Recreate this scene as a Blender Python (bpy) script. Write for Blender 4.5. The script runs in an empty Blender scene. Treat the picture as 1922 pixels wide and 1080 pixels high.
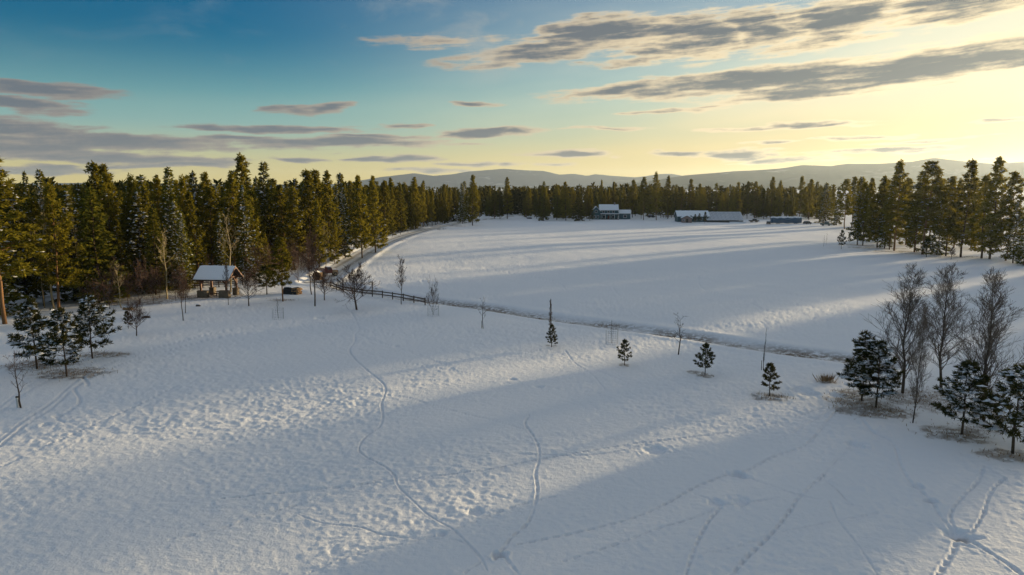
import bpy, math, random
import numpy as np
R = math.radians
S = bpy.context.scene
COL = S.collection

# ------------------------------------------------------------------ camera
CAM_H, PITCH, F = 18.0, R(8.35), 1281.0            # metres, radians, focal length in px of a 1922 wide frame
cam = bpy.data.objects.new('camera', bpy.data.cameras.new('camera'))
COL.objects.link(cam)
cam.location = (0, 0, CAM_H)
cam.rotation_euler = (R(90) - PITCH, 0, 0)
cam.data.sensor_width = 36
cam.data.lens = 36 * F / 1922
cam.data.clip_start = 0.5
cam.data.clip_end = 60000
S.camera = cam

# ------------------------------------------------------------------ sun, sky, exposure
SUN_AZ, SUN_EL = R(54), R(4.7)                      # azimuth measured from +Y towards +X
S.view_settings.view_transform = 'Standard'
S.view_settings.look = 'None'
S.view_settings.gamma = 1
S.view_settings.use_curve_mapping = False
S.view_settings.exposure = 0.9
sun = bpy.data.objects.new('sun', bpy.data.lights.new('sun', 'SUN'))
COL.objects.link(sun)
sun.data.energy = 5.0
sun.data.angle = R(2.2)
sun.data.color = (1.0, 0.78, 0.47)
sun.rotation_euler = (R(90) - SUN_EL, 0, math.pi - SUN_AZ)
SKY_STRENGTH = 0.10

W = bpy.data.worlds.new('World')
S.world = W
W.use_nodes = True
W.cycles.sampling_method = 'MANUAL'
W.cycles.sample_map_resolution = 512


class NT:
    """small helper round a node tree"""
    def __init__(s, tree):
        s.t = tree; s.n = tree.nodes; s.l = tree.links
    def put(s, sock, v):
        if isinstance(v, bpy.types.NodeSocket): s.l.new(v, sock)
        elif v is not None: sock.default_value = v
    def node(s, typ, ins=(), **kw):
        n = s.n.new(typ)
        for k, v in kw.items(): setattr(n, k, v)
        for k, v in (ins.items() if isinstance(ins, dict) else enumerate(ins)): s.put(n.inputs[k], v)
        return n
    def math(s, op, a, b=None, c=None, clamp=False):
        n = s.node('ShaderNodeMath', [a] + ([b] if b is not None else []) + ([c] if c is not None else []), operation=op)
        n.use_clamp = clamp
        return n.outputs[0]
    def vmath(s, op, a, b=None):
        n = s.node('ShaderNodeVectorMath', [a] + ([b] if b is not None else []), operation=op)
        return n.outputs['Value'] if op in ('LENGTH', 'DOT_PRODUCT', 'DISTANCE') else n.outputs[0]
    def step(s, v, a, b, lo=0.0, hi=1.0, smooth=True):
        n = s.node('ShaderNodeMapRange', [v, a, b, lo, hi], interpolation_type='SMOOTHSTEP' if smooth else 'LINEAR')
        return n.outputs[0]
    def noise(s, vec, scale, detail=3, rough=0.55, dist=0.0, dim='3D'):
        n = s.n.new('ShaderNodeTexNoise'); n.noise_dimensions = dim
        for k, v in {'Vector': vec, 'Scale': scale, 'Detail': detail, 'Roughness': rough, 'Distortion': dist}.items(): s.put(n.inputs[k], v)
        return n.outputs['Fac']
    def mix(s, f, a, b, blend='MIX'):
        n = s.n.new('ShaderNodeMix'); n.data_type = 'RGBA'; n.blend_type = blend
        s.put(n.inputs['Factor'], f)
        for k, v in ((6, a), (7, b)):
            s.put(n.inputs[k], v if isinstance(v, bpy.types.NodeSocket) or len(v) == 4 else (*v, 1))
        return n.outputs[2]
    def comb(s, x, y, z=0.0):
        return s.node('ShaderNodeCombineXYZ', [x, y, z]).outputs[0]


def build_sky():
    w = NT(W.node_tree)
    w.n.clear()
    sky = w.n.new('ShaderNodeTexSky')
    sky.sky_type = 'NISHITA'
    sky.sun_disc = False
    sky.sun_elevation = SUN_EL
    sky.sun_rotation = SUN_AZ
    sky.altitude = 700
    sky.air_density = 1.0
    sky.dust_density = 1.6
    sky.ozone_density = 2.2
    tc = w.n.new('ShaderNodeTexCoord').outputs['Generated']
    d = w.vmath('NORMALIZE', tc)
    sx = w.node('ShaderNodeSeparateXYZ', [d])
    x, y, z = sx.outputs
    az = w.math('ARCTAN2', x, y)
    el = w.math('ARCSINE', z)
    sd = (math.cos(SUN_EL) * math.sin(SUN_AZ), math.cos(SUN_EL) * math.cos(SUN_AZ), math.sin(SUN_EL))
    cosg = w.vmath('DOT_PRODUCT', d, sd)
    ang = w.math('ARCCOSINE', w.math('MINIMUM', cosg, 0.99999))          # angle from the sun
    base = sky.outputs[0]
    # a deep clear evening blue: push saturation of the open sky
    hs = w.node('ShaderNodeHueSaturation', {'Hue': 0.508, 'Saturation': 2.5, 'Value': 0.74, 'Fac': 1.0, 'Color': base})
    base = hs.outputs[0]
    # winter evening air: pale band above the horizon, gold close to it
    pale = w.step(el, R(12.0), R(2.0))
    base = w.mix(w.math('MULTIPLY', pale, 0.80), base, (1.75, 2.75, 2.75))
    gold = w.step(el, R(5.2), R(-0.5))
    base = w.mix(w.math('MULTIPLY', gold, 0.95), base, (4.3, 3.15, 0.55))
    # thin high veil lit by the sun, stronger towards it
    vn = w.noise(w.comb(w.math('MULTIPLY', az, 2.2), w.math('MULTIPLY', w.math('ADD', el, w.math('MULTIPLY', az, -0.10)), 13.0), 3.1), 1.0, 3, 0.6, 0, '2D')
    near = w.math('MULTIPLY', w.step(ang, R(76), R(14)), w.step(el, R(6), R(17), 1.0, 0.45))
    veil = w.math('MULTIPLY', near, w.step(vn, 0.2, 0.7, 0.75, 1.2), clamp=True)
    vcol = w.mix(w.step(el, R(1), R(9)), (5.2, 3.7, 1.3), (4.7, 4.5, 3.3))
    base = w.mix(veil, base, vcol)
    glow = w.step(ang, R(26), R(2))
    base = w.mix(w.math('MULTIPLY', glow, 0.22), base, (6.6, 5.2, 3.2))
    # warp the cloud coordinates
    cv = w.comb(w.math('MULTIPLY', az, 5.0), w.math('MULTIPLY', el, 26.0), 0.0)
    n1 = w.noise(cv, 1.3, 3, 0.62, 0, '2D')
    n2 = w.noise(w.vmath('ADD', cv, (7.3, 1.9, 4.0)), 1.1, 3, 0.62, 0, '2D')
    n3 = w.noise(w.comb(w.math('MULTIPLY', az, 30.0), w.math('MULTIPLY', el, 75.0), 1.0), 1.0, 4, 0.65, 0, '2D')
    uw = w.math('ADD', az, w.math('MULTIPLY', w.math('SUBTRACT', n1, 0.5), 0.16))
    vw = w.math('ADD', el, w.math('MULTIPLY', w.math('SUBTRACT', n2, 0.5), 0.022))
    p = w.comb(uw, vw, 0.0)
    clouds = [
        (1720, 132, 560, 27, 3.0, 1.0), (1400, 158, 480, 20, 3.5, 1.0), (1500, 178, 230, 12, 2, .85), (1140, 172, 150, 9, 4, .6),
        (830, 92, 170, 11, 3, .55), (1010, 112, 250, 20, 5, .8), (1130, 78, 200, 26, 5, .95), (1270, 82, 190, 38, 4, 1.0),
        (1200, 122, 130, 14, 2, .6), (1400, 72, 130, 34, 3, .85), (1560, 48, 210, 28, 8, .95), (1800, 10, 290, 30, 9, .95), (1500, 92, 240, 18, 5, .6),
        (90, 172, 190, 9, 0, .8), (40, 199, 120, 9, -3, .75), (40, 244, 280, 16, -3, .85), (200, 272, 380, 14, 1, .95), (20, 282, 320, 12.5, 0, .9),
        (230, 300, 260, 6, 0, .7), (640, 271, 190, 9, 2, .9), (520, 245, 140, 5, 1, .75), (610, 211, 75, 6, 5, .75), (915, 252, 120, 7, 1, .95),
        (900, 197, 50, 4, 0, .6), (1045, 292, 105, 4.5, 0, .9), (745, 298, 70, 5, 2, .85), (580, 298, 75, 4, 0, .8), (880, 308, 80, 4, 0, .6),
        (700, 258, 130, 4, 0, .6), (330, 312, 120, 5, 2, .6),
        (1410, 293, 90, 6, 0, .65), (1500, 237, 100, 5, 1, .6), (1380, 242, 120, 4, 0, .55), (1700, 270, 130, 4, 1, .5), (1700, 286, 150, 5, 1, .5),
        (1880, 232, 70, 4, 2, .6), (1430, 272, 60, 4, 0, .5), (1480, 303, 130, 5, 0, .45),
        (1250, 213, 120, 4, 3, .5), (1120, 245, 90, 4, 1, .55), (1600, 262, 120, 4, 1, .45), (820, 322, 90, 4, 0, .5), (450, 262, 120, 5, 1, .6), (110, 318, 160, 5, 0, .6), (1020, 310, 80, 3.5, 0, .5), (1300, 330 - 40, 70, 4, 0, .5), (760, 236, 60, 3.5, 2, .5),
        (-500, 200, 500, 40, 2, .9), (2500, 60, 600, 40, 5, .9), (2700, 190, 500, 24, 2, .8), (-900, 90, 400, 30, -3, .7),
    ]
    dens = None
    for (cx, cy, hl, ht, an, k) in clouds:
        a = math.atan2(cx - 961, F)
        e = (352 - cy) / F * math.cos(a) * (1.0 if cy > 200 else .985)
        if ht <= 12: hl, ht = hl * 1.35, ht * 1.2
        m = w.node('ShaderNodeMapping', [p, (a, e, 0), (0, 0, R(an)), (hl / F * math.cos(a) ** 1.6, ht / F * 1.6, 1)], vector_type='TEXTURE')
        r = w.vmath('LENGTH', m.outputs[0])
        b = w.step(r, 1.15, 0.0, 0.0, k if ht > 12 else min(1.0, k + .22))
        dens = b if dens is None else w.math('MAXIMUM', dens, b)
    # small streaks that go on all round the sky
    st = w.noise(w.comb(w.math('MULTIPLY', az, 3.2), w.math('MULTIPLY', el, 42.0), 9.0), 1.0, 3, 0.6, 0, '2D')
    band = w.math('MULTIPLY', w.step(el, R(0.3), R(1.5)), w.step(el, R(8.5), R(4.0)))
    dens = w.math('MAXIMUM', dens, w.math('MULTIPLY', w.step(st, 0.60, 0.80), w.math('MULTIPLY', band, 0.5)))
    n4 = w.noise(w.comb(w.math('MULTIPLY', az, 11.0), w.math('MULTIPLY', w.math('SUBTRACT', el, w.math('MULTIPLY', az, 0.06)), 130.0), 5.0), 1.0, 4, 0.62, 0.2, '2D')
    frag = w.math('ADD', w.math('MULTIPLY', w.math('SUBTRACT', n3, 0.5), 0.5), w.math('MULTIPLY', w.math('SUBTRACT', n4, 0.5), 0.9))
    rag = w.math('ADD', dens, w.math('MULTIPLY', frag, w.step(dens, 0.0, 0.35)))
    # flat cloud layer added above the frame to turn blue snow shade neutral
    inv = w.math('DIVIDE', 1.0, w.math('MAXIMUM', z, 0.06))
    pl = w.comb(w.math('MULTIPLY', x, inv), w.math('MULTIPLY', y, inv), 0.0)
    hi = w.noise(pl, 1.1, 4, 0.6, 0.3, '2D')
    hi = w.math('MULTIPLY', w.step(hi, 0.34, 0.60), w.step(el, R(15), R(28)))
    base = w.mix(w.math('MULTIPLY', hi, .85), base, w.mix(w.step(ang, R(80), R(20)), (1.85, 2.1, 2.45), (3.0, 2.8, 2.4)))
    cover = w.step(rag, 0.16, 0.55)
    core = w.step(w.math('ADD', rag, w.math('MULTIPLY', w.math('SUBTRACT', n1, 0.5), 0.5)), 0.34, 0.92)
    sunside = w.step(ang, R(80), R(20))
    thin = w.mix(sunside, (1.6, 1.4, 1.25), (6.3, 5.0, 3.0))
    thick = w.mix(sunside, (.74, .82, .98), (.66, .76, .86))
    ccol = w.mix(core, thin, thick)
    base = w.mix(w.math('MULTIPLY', cover, 0.93), base, ccol)
    # faint wisps high up
    wn = w.noise(w.comb(w.math('MULTIPLY', az, 6.0), w.math('MULTIPLY', el, 14.0), 21.0), 1.0, 5, 0.62, 0.4, '2D')
    wisp = w.math('MULTIPLY', w.step(wn, 0.50, 0.82), w.math('MULTIPLY', w.step(el, R(5), R(12)), w.step(ang, R(85), R(45), 0.18, 0.6)))
    wcol = w.mix(sunside, (1.3, 1.7, 2.0), (4.4, 3.8, 2.7))
    base = w.mix(wisp, base, wcol)
    bg = w.node('ShaderNodeBackground', [base, SKY_STRENGTH])
    out = w.n.new('ShaderNodeOutputWorld')
    w.l.new(bg.outputs[0], out.inputs['Surface'])


build_sky()
S.cycles.max_bounces = 4
S.cycles.diffuse_bounces = 2
S.cycles.transparent_max_bounces = 6
S.cycles.volume_bounces = 1

# ------------------------------------------------------------------ helpers: noise, ground, picture point -> ground point
_rng = np.random.default_rng(5)
_TAB = _rng.random((257, 257)).astype(np.float64)
_TAB[256] = _TAB[0]; _TAB[:, 256] = _TAB[:, 0]


def vnoise(x, y, seed=0):
    x = np.asarray(x, float) + seed * 17.31; y = np.asarray(y, float) + seed * 9.77
    xi = np.floor(x); yi = np.floor(y)
    fx = x - xi; fy = y - yi
    fx = fx * fx * fx * (fx * (fx * 6 - 15) + 10); fy = fy * fy * fy * (fy * (fy * 6 - 15) + 10)
    xi = xi.astype(int) & 255; yi = yi.astype(int) & 255
    a = _TAB[xi, yi]; b = _TAB[xi + 1, yi]; c = _TAB[xi, yi + 1]; d = _TAB[xi + 1, yi + 1]
    return (a * (1 - fx) + b * fx) * (1 - fy) + (c * (1 - fx) + d * fx) * fy - 0.5


def sstep(v, a, b):
    t = np.clip((v - a) / (b - a), 0, 1)
    return t * t * (3 - 2 * t)


def flat(px, py, z=0.0):
    dx = (px - 961) / F; dy = (540 - py) / F
    c, s = math.cos(PITCH), math.sin(PITCH)
    v = (dx, c + dy * s, -s + dy * c)
    t = (z - CAM_H) / v[2]
    return v[0] * t, v[1] * t


def seg_dist(x, y, pts):
    """distance to a polyline; only worked out within 20 m of it"""
    P = np.array(pts)
    lo = P.min(0) - 20; hi = P.max(0) + 20
    full = np.full(np.shape(x), 99.0)
    idx = np.nonzero((x > lo[0]) & (x < hi[0]) & (y > lo[1]) & (y < hi[1]))[0]
    if not len(idx): return full
    x = x[idx]; y = y[idx]
    best = np.full(len(idx), 1e9)
    for (ax, ay), (bx, by) in zip(pts[:-1], pts[1:]):
        ux, uy = bx - ax, by - ay
        L2 = ux * ux + uy * uy + 1e-9
        t = np.clip(((x - ax) * ux + (y - ay) * uy) / L2, 0, 1)
        best = np.minimum(best, (x - ax - t * ux) ** 2 + (y - ay - t * uy) ** 2)
    full[idx] = np.sqrt(best)
    return full


def px_line(pts):
    return [flat(*p) for p in pts]


def smooth_line(pts, n=6):
    """Catmull-Rom through the points"""
    P = [np.array(p, float) for p in pts]
    P = [2 * P[0] - P[1]] + P + [2 * P[-1] - P[-2]]
    out = []
    for i in range(1, len(P) - 2):
        for k in range(n):
            t = k / n
            out.append(tuple(0.5 * ((2 * P[i]) + (P[i + 1] - P[i - 1]) * t + (2 * P[i - 1] - 5 * P[i] + 4 * P[i + 1] - P[i + 2]) * t * t
                                    + (3 * P[i] - P[i - 1] - 3 * P[i + 1] + P[i + 2]) * t ** 3)))
    out.append(tuple(P[-2]))
    return out


# the ditch along the near edge of the field, the driveway along the forest
DITCH = smooth_line(px_line([(618, 531), (700, 549), (800, 565), (900, 577), (1040, 598), (1200, 619), (1330, 637), (1450, 655), (1570, 670), (1660, 684)]), 3)
ROAD = smooth_line(px_line([(596, 529), (640, 501), (700, 466), (745, 447), (800, 431), (850, 421), (900, 413), (960, 406), (985, 401)]), 5)
FOREST_EDGE = px_line([(-150, 640), (0, 606), (140, 590), (260, 572), (400, 545), (500, 528), (580, 505), (640, 478), (700, 457), (760, 438), (830, 423), (900, 411), (960, 403)])
ROAD_BB = None


def base_h(x, y):
    """smooth lie of the land"""
    h = 0.75 * vnoise(x / 46, y / 46, 1) + 0.34 * vnoise(x / 19, y / 25, 2)
    far = sstep(np.hypot(x, y), 260, 700)
    h = h * (1 - .5 * far)
    # gentle swell of the field beyond the ditch
    h = h + 0.5 * np.exp(-(((x - 40) / 90) ** 2 + ((y - 200) / 80) ** 2))
    dd = seg_dist(x, y, DITCH)
    h = h * (1 - .75 * np.exp(-(dd / 6) ** 2))
    h = h - 0.36 * np.exp(-(dd / 1.9) ** 4) + 0.10 * np.exp(-((dd - 3.0) / 0.9) ** 2)
    dr = seg_dist(x, y, ROAD)
    h = h * (1 - .9 * np.exp(-(dr / 7) ** 4))
    h = h - 0.22 * np.exp(-(dr / 3.3) ** 6) + 0.28 * np.exp(-((dr - 4.3) / 0.8) ** 2)
    return h


def gz(x, y):
    return float(base_h(np.array([float(x)]), np.array([float(y)]))[0])


def at(px, py):
    z = 0.0
    for _ in range(3):
        x, y = flat(px, py, z)
        z = gz(x, y)
    return x, y, z


# ------------------------------------------------------------------ helpers: materials
def mat(name, build):
    m = bpy.data.materials.new(name)
    m.use_nodes = True
    t = NT(m.node_tree)
    t.n.clear()
    out = t.n.new('ShaderNodeOutputMaterial')
    sh = build(t)
    t.l.new(sh, out.inputs['Surface'])
    return m


def plain(name, col, rough=0.8, var=0.25, scale=6.0, metal=0.0, bump=0.0, spec=0.3):
    def f(t):
        co = t.n.new('ShaderNodeTexCoord').outputs['Object']
        n = t.noise(co, scale, 4)
        c = t.mix(n, tuple(v * (1 - var) for v in col), tuple(min(1, v * (1 + var)) for v in col))
        ins = {'Base Color': c, 'Roughness': rough, 'Metallic': metal, 'Specular IOR Level': spec}
        if bump:
            ins['Normal'] = t.node('ShaderNodeBump', {'Strength': bump, 'Distance': 0.05, 'Height': n}).outputs[0]
        return t.node('ShaderNodeBsdfPrincipled', ins).outputs[0]
    return mat(name, f)


def foliage(name, c_dark, c_light, trans=0.35):
    def f(t):
        co = t.n.new('ShaderNodeTexCoord').outputs['Object']
        oi = t.n.new('ShaderNodeObjectInfo').outputs['Random']
        n = t.noise(co, 0.9, 3)
        k = t.math('ADD', t.math('MULTIPLY', n, 0.9), t.math('MULTIPLY', oi, 0.55))
        isl = t.n.new('ShaderNodeNewGeometry').outputs['Random Per Island']
        k = t.math('ADD', k, t.math('MULTIPLY', t.math('SUBTRACT', isl, .5), .5))
        c = t.mix(t.step(k, 0.3, 1.0, smooth=False), c_dark, c_light)
        a = t.node('ShaderNodeBsdfDiffuse', [c, 0.9]).outputs[0]
        b = t.node('ShaderNodeBsdfTranslucent', [t.mix(0.5, c, (.28, .22, .02))]).outputs[0]
        return t.node('ShaderNodeMixShader', [trans, a, b]).outputs[0]
    return mat(name, f)


def snow_mat(name='snow', fine=True):
    def f(t):
        co = t.n.new('ShaderNodeTexCoord').outputs['Object']
        n = t.noise(co, 3.0, 4)
        c = t.mix(n, (.86, .87, .88), (.90, .90, .91))
        return t.node('ShaderNodeBsdfPrincipled', {'Base Color': c, 'Roughness': .75, 'Specular IOR Level': .15}).outputs[0]
    return mat(name, f)


def ground_mat():
    def f(t):
        co = t.n.new('ShaderNodeTexCoord').outputs['Object']
        big = t.noise(co, 0.05, 4)
        fine = t.noise(co, 2.4, 5, 0.6)
        grit = t.noise(co, 9.0, 4, 0.65)
        c = t.mix(big, (.87, .87, .87), (.91, .91, .91))
        c = t.mix(t.step(grit, 0.66, 0.80, 0, .25), c, (.55, .52, .47))
        dirt_shade = t.node('ShaderNodeAttribute', attribute_name='dirt_shade').outputs['Fac']  # bare soil, plus the painted shade of the ditch bank
        dn = t.math('MULTIPLY', dirt_shade, t.step(t.noise(co, 1.7, 5, 0.65), 0.34, 0.56), clamp=True)
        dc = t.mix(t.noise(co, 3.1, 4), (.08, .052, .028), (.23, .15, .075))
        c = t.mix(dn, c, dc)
        hgt = t.math('ADD', t.math('MULTIPLY', fine, 0.7), t.math('MULTIPLY', grit, 0.3))
        bmp = t.node('ShaderNodeBump', {'Strength': 0.8, 'Distance': 0.12, 'Height': hgt}).outputs[0]
        return t.node('ShaderNodeBsdfPrincipled', {'Base Color': c, 'Roughness': .7, 'Specular IOR Level': .18, 'Normal': bmp}).outputs[0]
    return mat('ground_snow', f)


def road_mat():
    def f(t):
        co = t.n.new('ShaderNodeTexCoord').outputs['Object']
        a = t.node('ShaderNodeAttribute', attribute_name='across').outputs['Fac']      # -1 .. 1 across the road
        rut = t.math('ABSOLUTE', t.math('SUBTRACT', t.math('ABSOLUTE', a), 0.45))
        rn = t.math('ADD', rut, t.math('MULTIPLY', t.math('SUBTRACT', t.noise(co, .6, 4), .5), .5))
        c = t.mix(t.step(rn, 0.30, 0.05), (.74, .73, .71), (.50, .45, .38))
        c = t.mix(t.step(t.noise(co, 1.6, 5, .65), .58, .75), c, (.36, .31, .25))
        bmp = t.node('ShaderNodeBump', {'Strength': .5, 'Distance': .06, 'Height': t.noise(co, 1.5, 4)}).outputs[0]
        return t.node('ShaderNodeBsdfPrincipled', {'Base Color': c, 'Roughness': .6, 'Specular IOR Level': .3, 'Normal': bmp}).outputs[0]
    return mat('packed_snow_road', f)


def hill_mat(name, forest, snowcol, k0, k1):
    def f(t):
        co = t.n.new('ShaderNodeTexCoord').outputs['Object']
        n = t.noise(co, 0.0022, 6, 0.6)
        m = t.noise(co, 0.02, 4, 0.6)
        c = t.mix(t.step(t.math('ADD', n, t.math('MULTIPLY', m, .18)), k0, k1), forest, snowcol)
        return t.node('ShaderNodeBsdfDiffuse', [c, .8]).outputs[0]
    return mat(name, f)


M = {
    'ground': ground_mat(), 'snow': snow_mat(), 'road': road_mat(),
    'fir': foliage('fir_needles', (.012, .022, .009), (.14, .145, .022), .34),
    'pine': foliage('pine_needles', (.020, .030, .008), (.235, .20, .022), .44),
    'young': foliage('young_pine_needles', (.012, .022, .014), (.040, .050, .022), .25),
    'rustleaf': foliage('dead_leaves', (.10, .045, .022), (.20, .10, .045), .3),
    'farwood': foliage('far_wood_needles', (.012, .022, .010), (.075, .080, .020), .22),
    'bark': plain('conifer_bark', (.075, .048, .03), .9, .4, 3),
    'pinebark': plain('ponderosa_bark', (.20, .105, .045), .9, .4, 2.5),
    'aspen': plain('aspen_bark', (.36, .28, .15), .85, .35, 2.5),
    'twig': plain('grey_brown_twigs', (.075, .054, .040), .9, .3, 3),
    'paletwig': plain('pale_poplar_twigs', (.13, .10, .078), .9, .3, 3),
    'redtwig': plain('red_brown_twigs', (.075, .040, .027), .9, .3, 3),
    'straw': plain('dead_grass', (.26, .16, .07), .9, .45, 4),
    'timber': plain('stained_timber', (.13, .055, .028), .6, .3, 5),
    'oldwood': plain('weathered_rails', (.085, .06, .042), .85, .35, 6),
    'stone': plain('tan_stone', (.17, .13, .085), .85, .5, 2.2, 0, .4),
    'roofdark': plain('dark_roof_edge', (.045, .035, .03), .7, .3, 5),
    'teal': plain('teal_siding', (.045, .105, .12), .6, .12, 4),
    'white': plain('white_trim', (.7, .7, .68), .6, .06, 4),
    'glass': plain('window_glass', (.03, .035, .045), .08, .1, 2, 0, 0, .6),
    'pinkwall': plain('weathered_pink_boards', (.30, .20, .17), .85, .25, 5),
    'darkwall': plain('dark_board_wall', (.04, .045, .045), .8, .3, 5),
    'panel': plain('snow_dusted_panel', (.68, .69, .71), .5, .22, 1.4),
    'steel': plain('grey_steel', (.16, .16, .16), .45, .2, 5, .6),
    'bluetarp': plain('blue_tarpaulin', (.065, .12, .175), .45, .25, 1.8, 0, .4),
    'blacktarp': plain('black_tarpaulin', (.012, .012, .014), .4, .3, 3, 0, .5),
    'log': plain('cut_log_ends', (.34, .20, .09), .8, .4, 4),
    'rust': plain('rusty_red_paint', (.16, .045, .03), .55, .45, 5),
    'tan': plain('tan_paint', (.42, .29, .17), .5, .25, 4),
    'rubber': plain('black_rubber', (.018, .018, .018), .8, .2, 5),
    'hay': plain('weathered_hay', (.15, .095, .05), .95, .45, 7, 0, .6),
    'wire': plain('galvanised_wire', (.22, .22, .22), .5, .2, 8, .5),
    'tube': plain('white_plastic_tube', (.6, .6, .6), .5, .1, 5),
    'carpaint': plain('dark_car_paint', (.02, .024, .03), .25, .2, 3, .2, 0, .5),
    'rock': plain('grey_rock', (.12, .10, .09), .9, .4, 3, 0, .5),
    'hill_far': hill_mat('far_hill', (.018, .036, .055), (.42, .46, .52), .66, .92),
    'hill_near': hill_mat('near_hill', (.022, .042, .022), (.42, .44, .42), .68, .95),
}


# ------------------------------------------------------------------ helpers: meshes and objects
class MB:
    def __init__(s): s.v = []; s.f = []; s.n = 0
    def add(s, v, f):
        v = np.asarray(v, float).reshape(-1, 3)
        s.v.append(v); s.f += [tuple(i + s.n for i in q) for q in f]; s.n += len(v)
        return s
    def box(s, c, d, rz=0.0, rx=0.0, ry=0.0):
        hx, hy, hz = (k / 2 for k in d)
        v = np.array([(i * hx, j * hy, k * hz) for i in (-1, 1) for j in (-1, 1) for k in (-1, 1)])
        for ang, (a, b) in ((rx, (1, 2)), (ry, (2, 0)), (rz, (0, 1))):
            if ang:
                ca, sa = math.cos(ang), math.sin(ang)
                va, vb = v[:, a].copy(), v[:, b].copy()
                v[:, a] = va * ca - vb * sa; v[:, b] = va * sa + vb * ca
        return s.add(v + np.array(c), [(0, 1, 3, 2), (4, 6, 7, 5), (0, 4, 5, 1), (2, 3, 7, 6), (0, 2, 6, 4), (1, 5, 7, 3)])
    def beam(s, a, b, w, h=None):
        """a square bar from a to b"""
        a = np.array(a, float); b = np.array(b, float); h = h or w
        u = b - a; u /= np.linalg.norm(u)
        r = np.array((0, 0, 1.)) if abs(u[2]) < .9 else np.array((0, 1., 0))
        p = np.cross(u, r); p /= np.linalg.norm(p); q = np.cross(p, u)
        ring = [p * w / 2 * i + q * h / 2 * j for i, j in ((-1, -1), (1, -1), (1, 1), (-1, 1))]
        return s.add([a + k for k in ring] + [b + k for k in ring], [(0, 3, 2, 1), (4, 5, 6, 7), (0, 1, 5, 4), (1, 2, 6, 5), (2, 3, 7, 6), (3, 0, 4, 7)])
    def tube(s, pts, rads, k=5, cap=True):
        P = np.asarray(pts, float); m = len(P)
        d = np.gradient(P, axis=0)
        d /= np.linalg.norm(d, axis=1)[:, None] + 1e-9
        ref = np.where(np.abs(d[:, 2:3]) < .9, np.array([[0, 0, 1.]]), np.array([[1., 0, 0]]))
        a = np.cross(d, ref); a /= np.linalg.norm(a, axis=1)[:, None] + 1e-9
        b = np.cross(d, a)
        th = np.arange(k) / k * 2 * math.pi
        v = P[:, None] + (a[:, None] * np.cos(th)[None, :, None] + b[:, None] * np.sin(th)[None, :, None]) * np.asarray(rads)[:, None, None]
        f = [(i * k + j, i * k + (j + 1) % k, (i + 1) * k + (j + 1) % k, (i + 1) * k + j) for i in range(m - 1) for j in range(k)]
        if cap: f += [tuple(range(k))[::-1], tuple((m - 1) * k + j for j in range(k))]
        return s.add(v, f)
    def prism(s, poly, y0, y1):
        """polygon in x,z pushed from y0 to y1"""
        k = len(poly)
        v = [(x, y0, z) for x, z in poly] + [(x, y1, z) for x, z in poly]
        return s.add(v, [tuple(range(k)), tuple(range(2 * k - 1, k - 1, -1))] + [(i, i + k, (i + 1) % k + k, (i + 1) % k) for i in range(k)])
    def mesh(s, name, m, smooth=False):
        me = bpy.data.meshes.new(name)
        me.from_pydata(np.concatenate(s.v).tolist() if s.v else [], [], s.f)
        me.materials.append(M[m])
        if smooth: me.polygons.foreach_set('use_smooth', [True] * len(me.polygons))
        me.update()
        return me
    def build(s, name, m, parent=None, smooth=False, loc=None):
        return obj(name, s.mesh(name, m, smooth), parent, loc)


def np_mesh(name, v, f, m, smooth=False):
    """v (n,3), f (m,3 or 4) numpy -> mesh"""
    me = bpy.data.meshes.new(name)
    k = f.shape[1]
    me.vertices.add(len(v)); me.loops.add(f.size); me.polygons.add(len(f))
    me.vertices.foreach_set('co', np.ascontiguousarray(v, np.float32).ravel())
    me.loops.foreach_set('vertex_index', np.ascontiguousarray(f, np.int32).ravel())
    me.polygons.foreach_set('loop_start', np.arange(0, f.size, k, dtype=np.int32))
    if smooth: me.polygons.foreach_set('use_smooth', np.ones(len(f), bool))
    me.materials.append(M[m])
    me.update(calc_edges=True)
    return me


def obj(name, me, parent=None, loc=None):
    o = bpy.data.objects.new(name, me)
    COL.objects.link(o)
    if parent is not None: o.parent = parent
    if loc is not None: o.location = loc
    return o


def tag(o, label, cat, group=None, kind=None):
    if label: o['label'] = label
    if cat: o['category'] = cat
    if group: o['group'] = group
    if kind: o['kind'] = kind
    return o


def thing(name, label, cat, loc=(0, 0, 0), rz=0.0, group=None):
    o = obj(name, None, None, loc)
    o.rotation_euler = (0, 0, rz)
    o.empty_display_size = .3
    return tag(o, label, cat, group)


def struct(o, label=None):
    o['kind'] = 'structure'
    if label: o['label'] = label
    return o


def copy_tree(o, parent=None):
    c = o.copy(); COL.objects.link(c); c.parent = parent
    for ch in list(o.children): copy_tree(ch, c)
    return c


# ------------------------------------------------------------------ ground: one sheet, real relief, finer where it is near
TRACKS = []      # (points on the ground, half width, depth, footstep length or 0)


def tr(pts, w=.13, d=.07, step=0.0, ox=0, oy=0, sc=1.0, n=5):
    TRACKS.append((smooth_line([flat(ox + a / sc, oy + b / sc) for a, b in pts], n), w * (.48 if step else .34), d * (1.9 if step else 1.15), step or .42))


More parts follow.
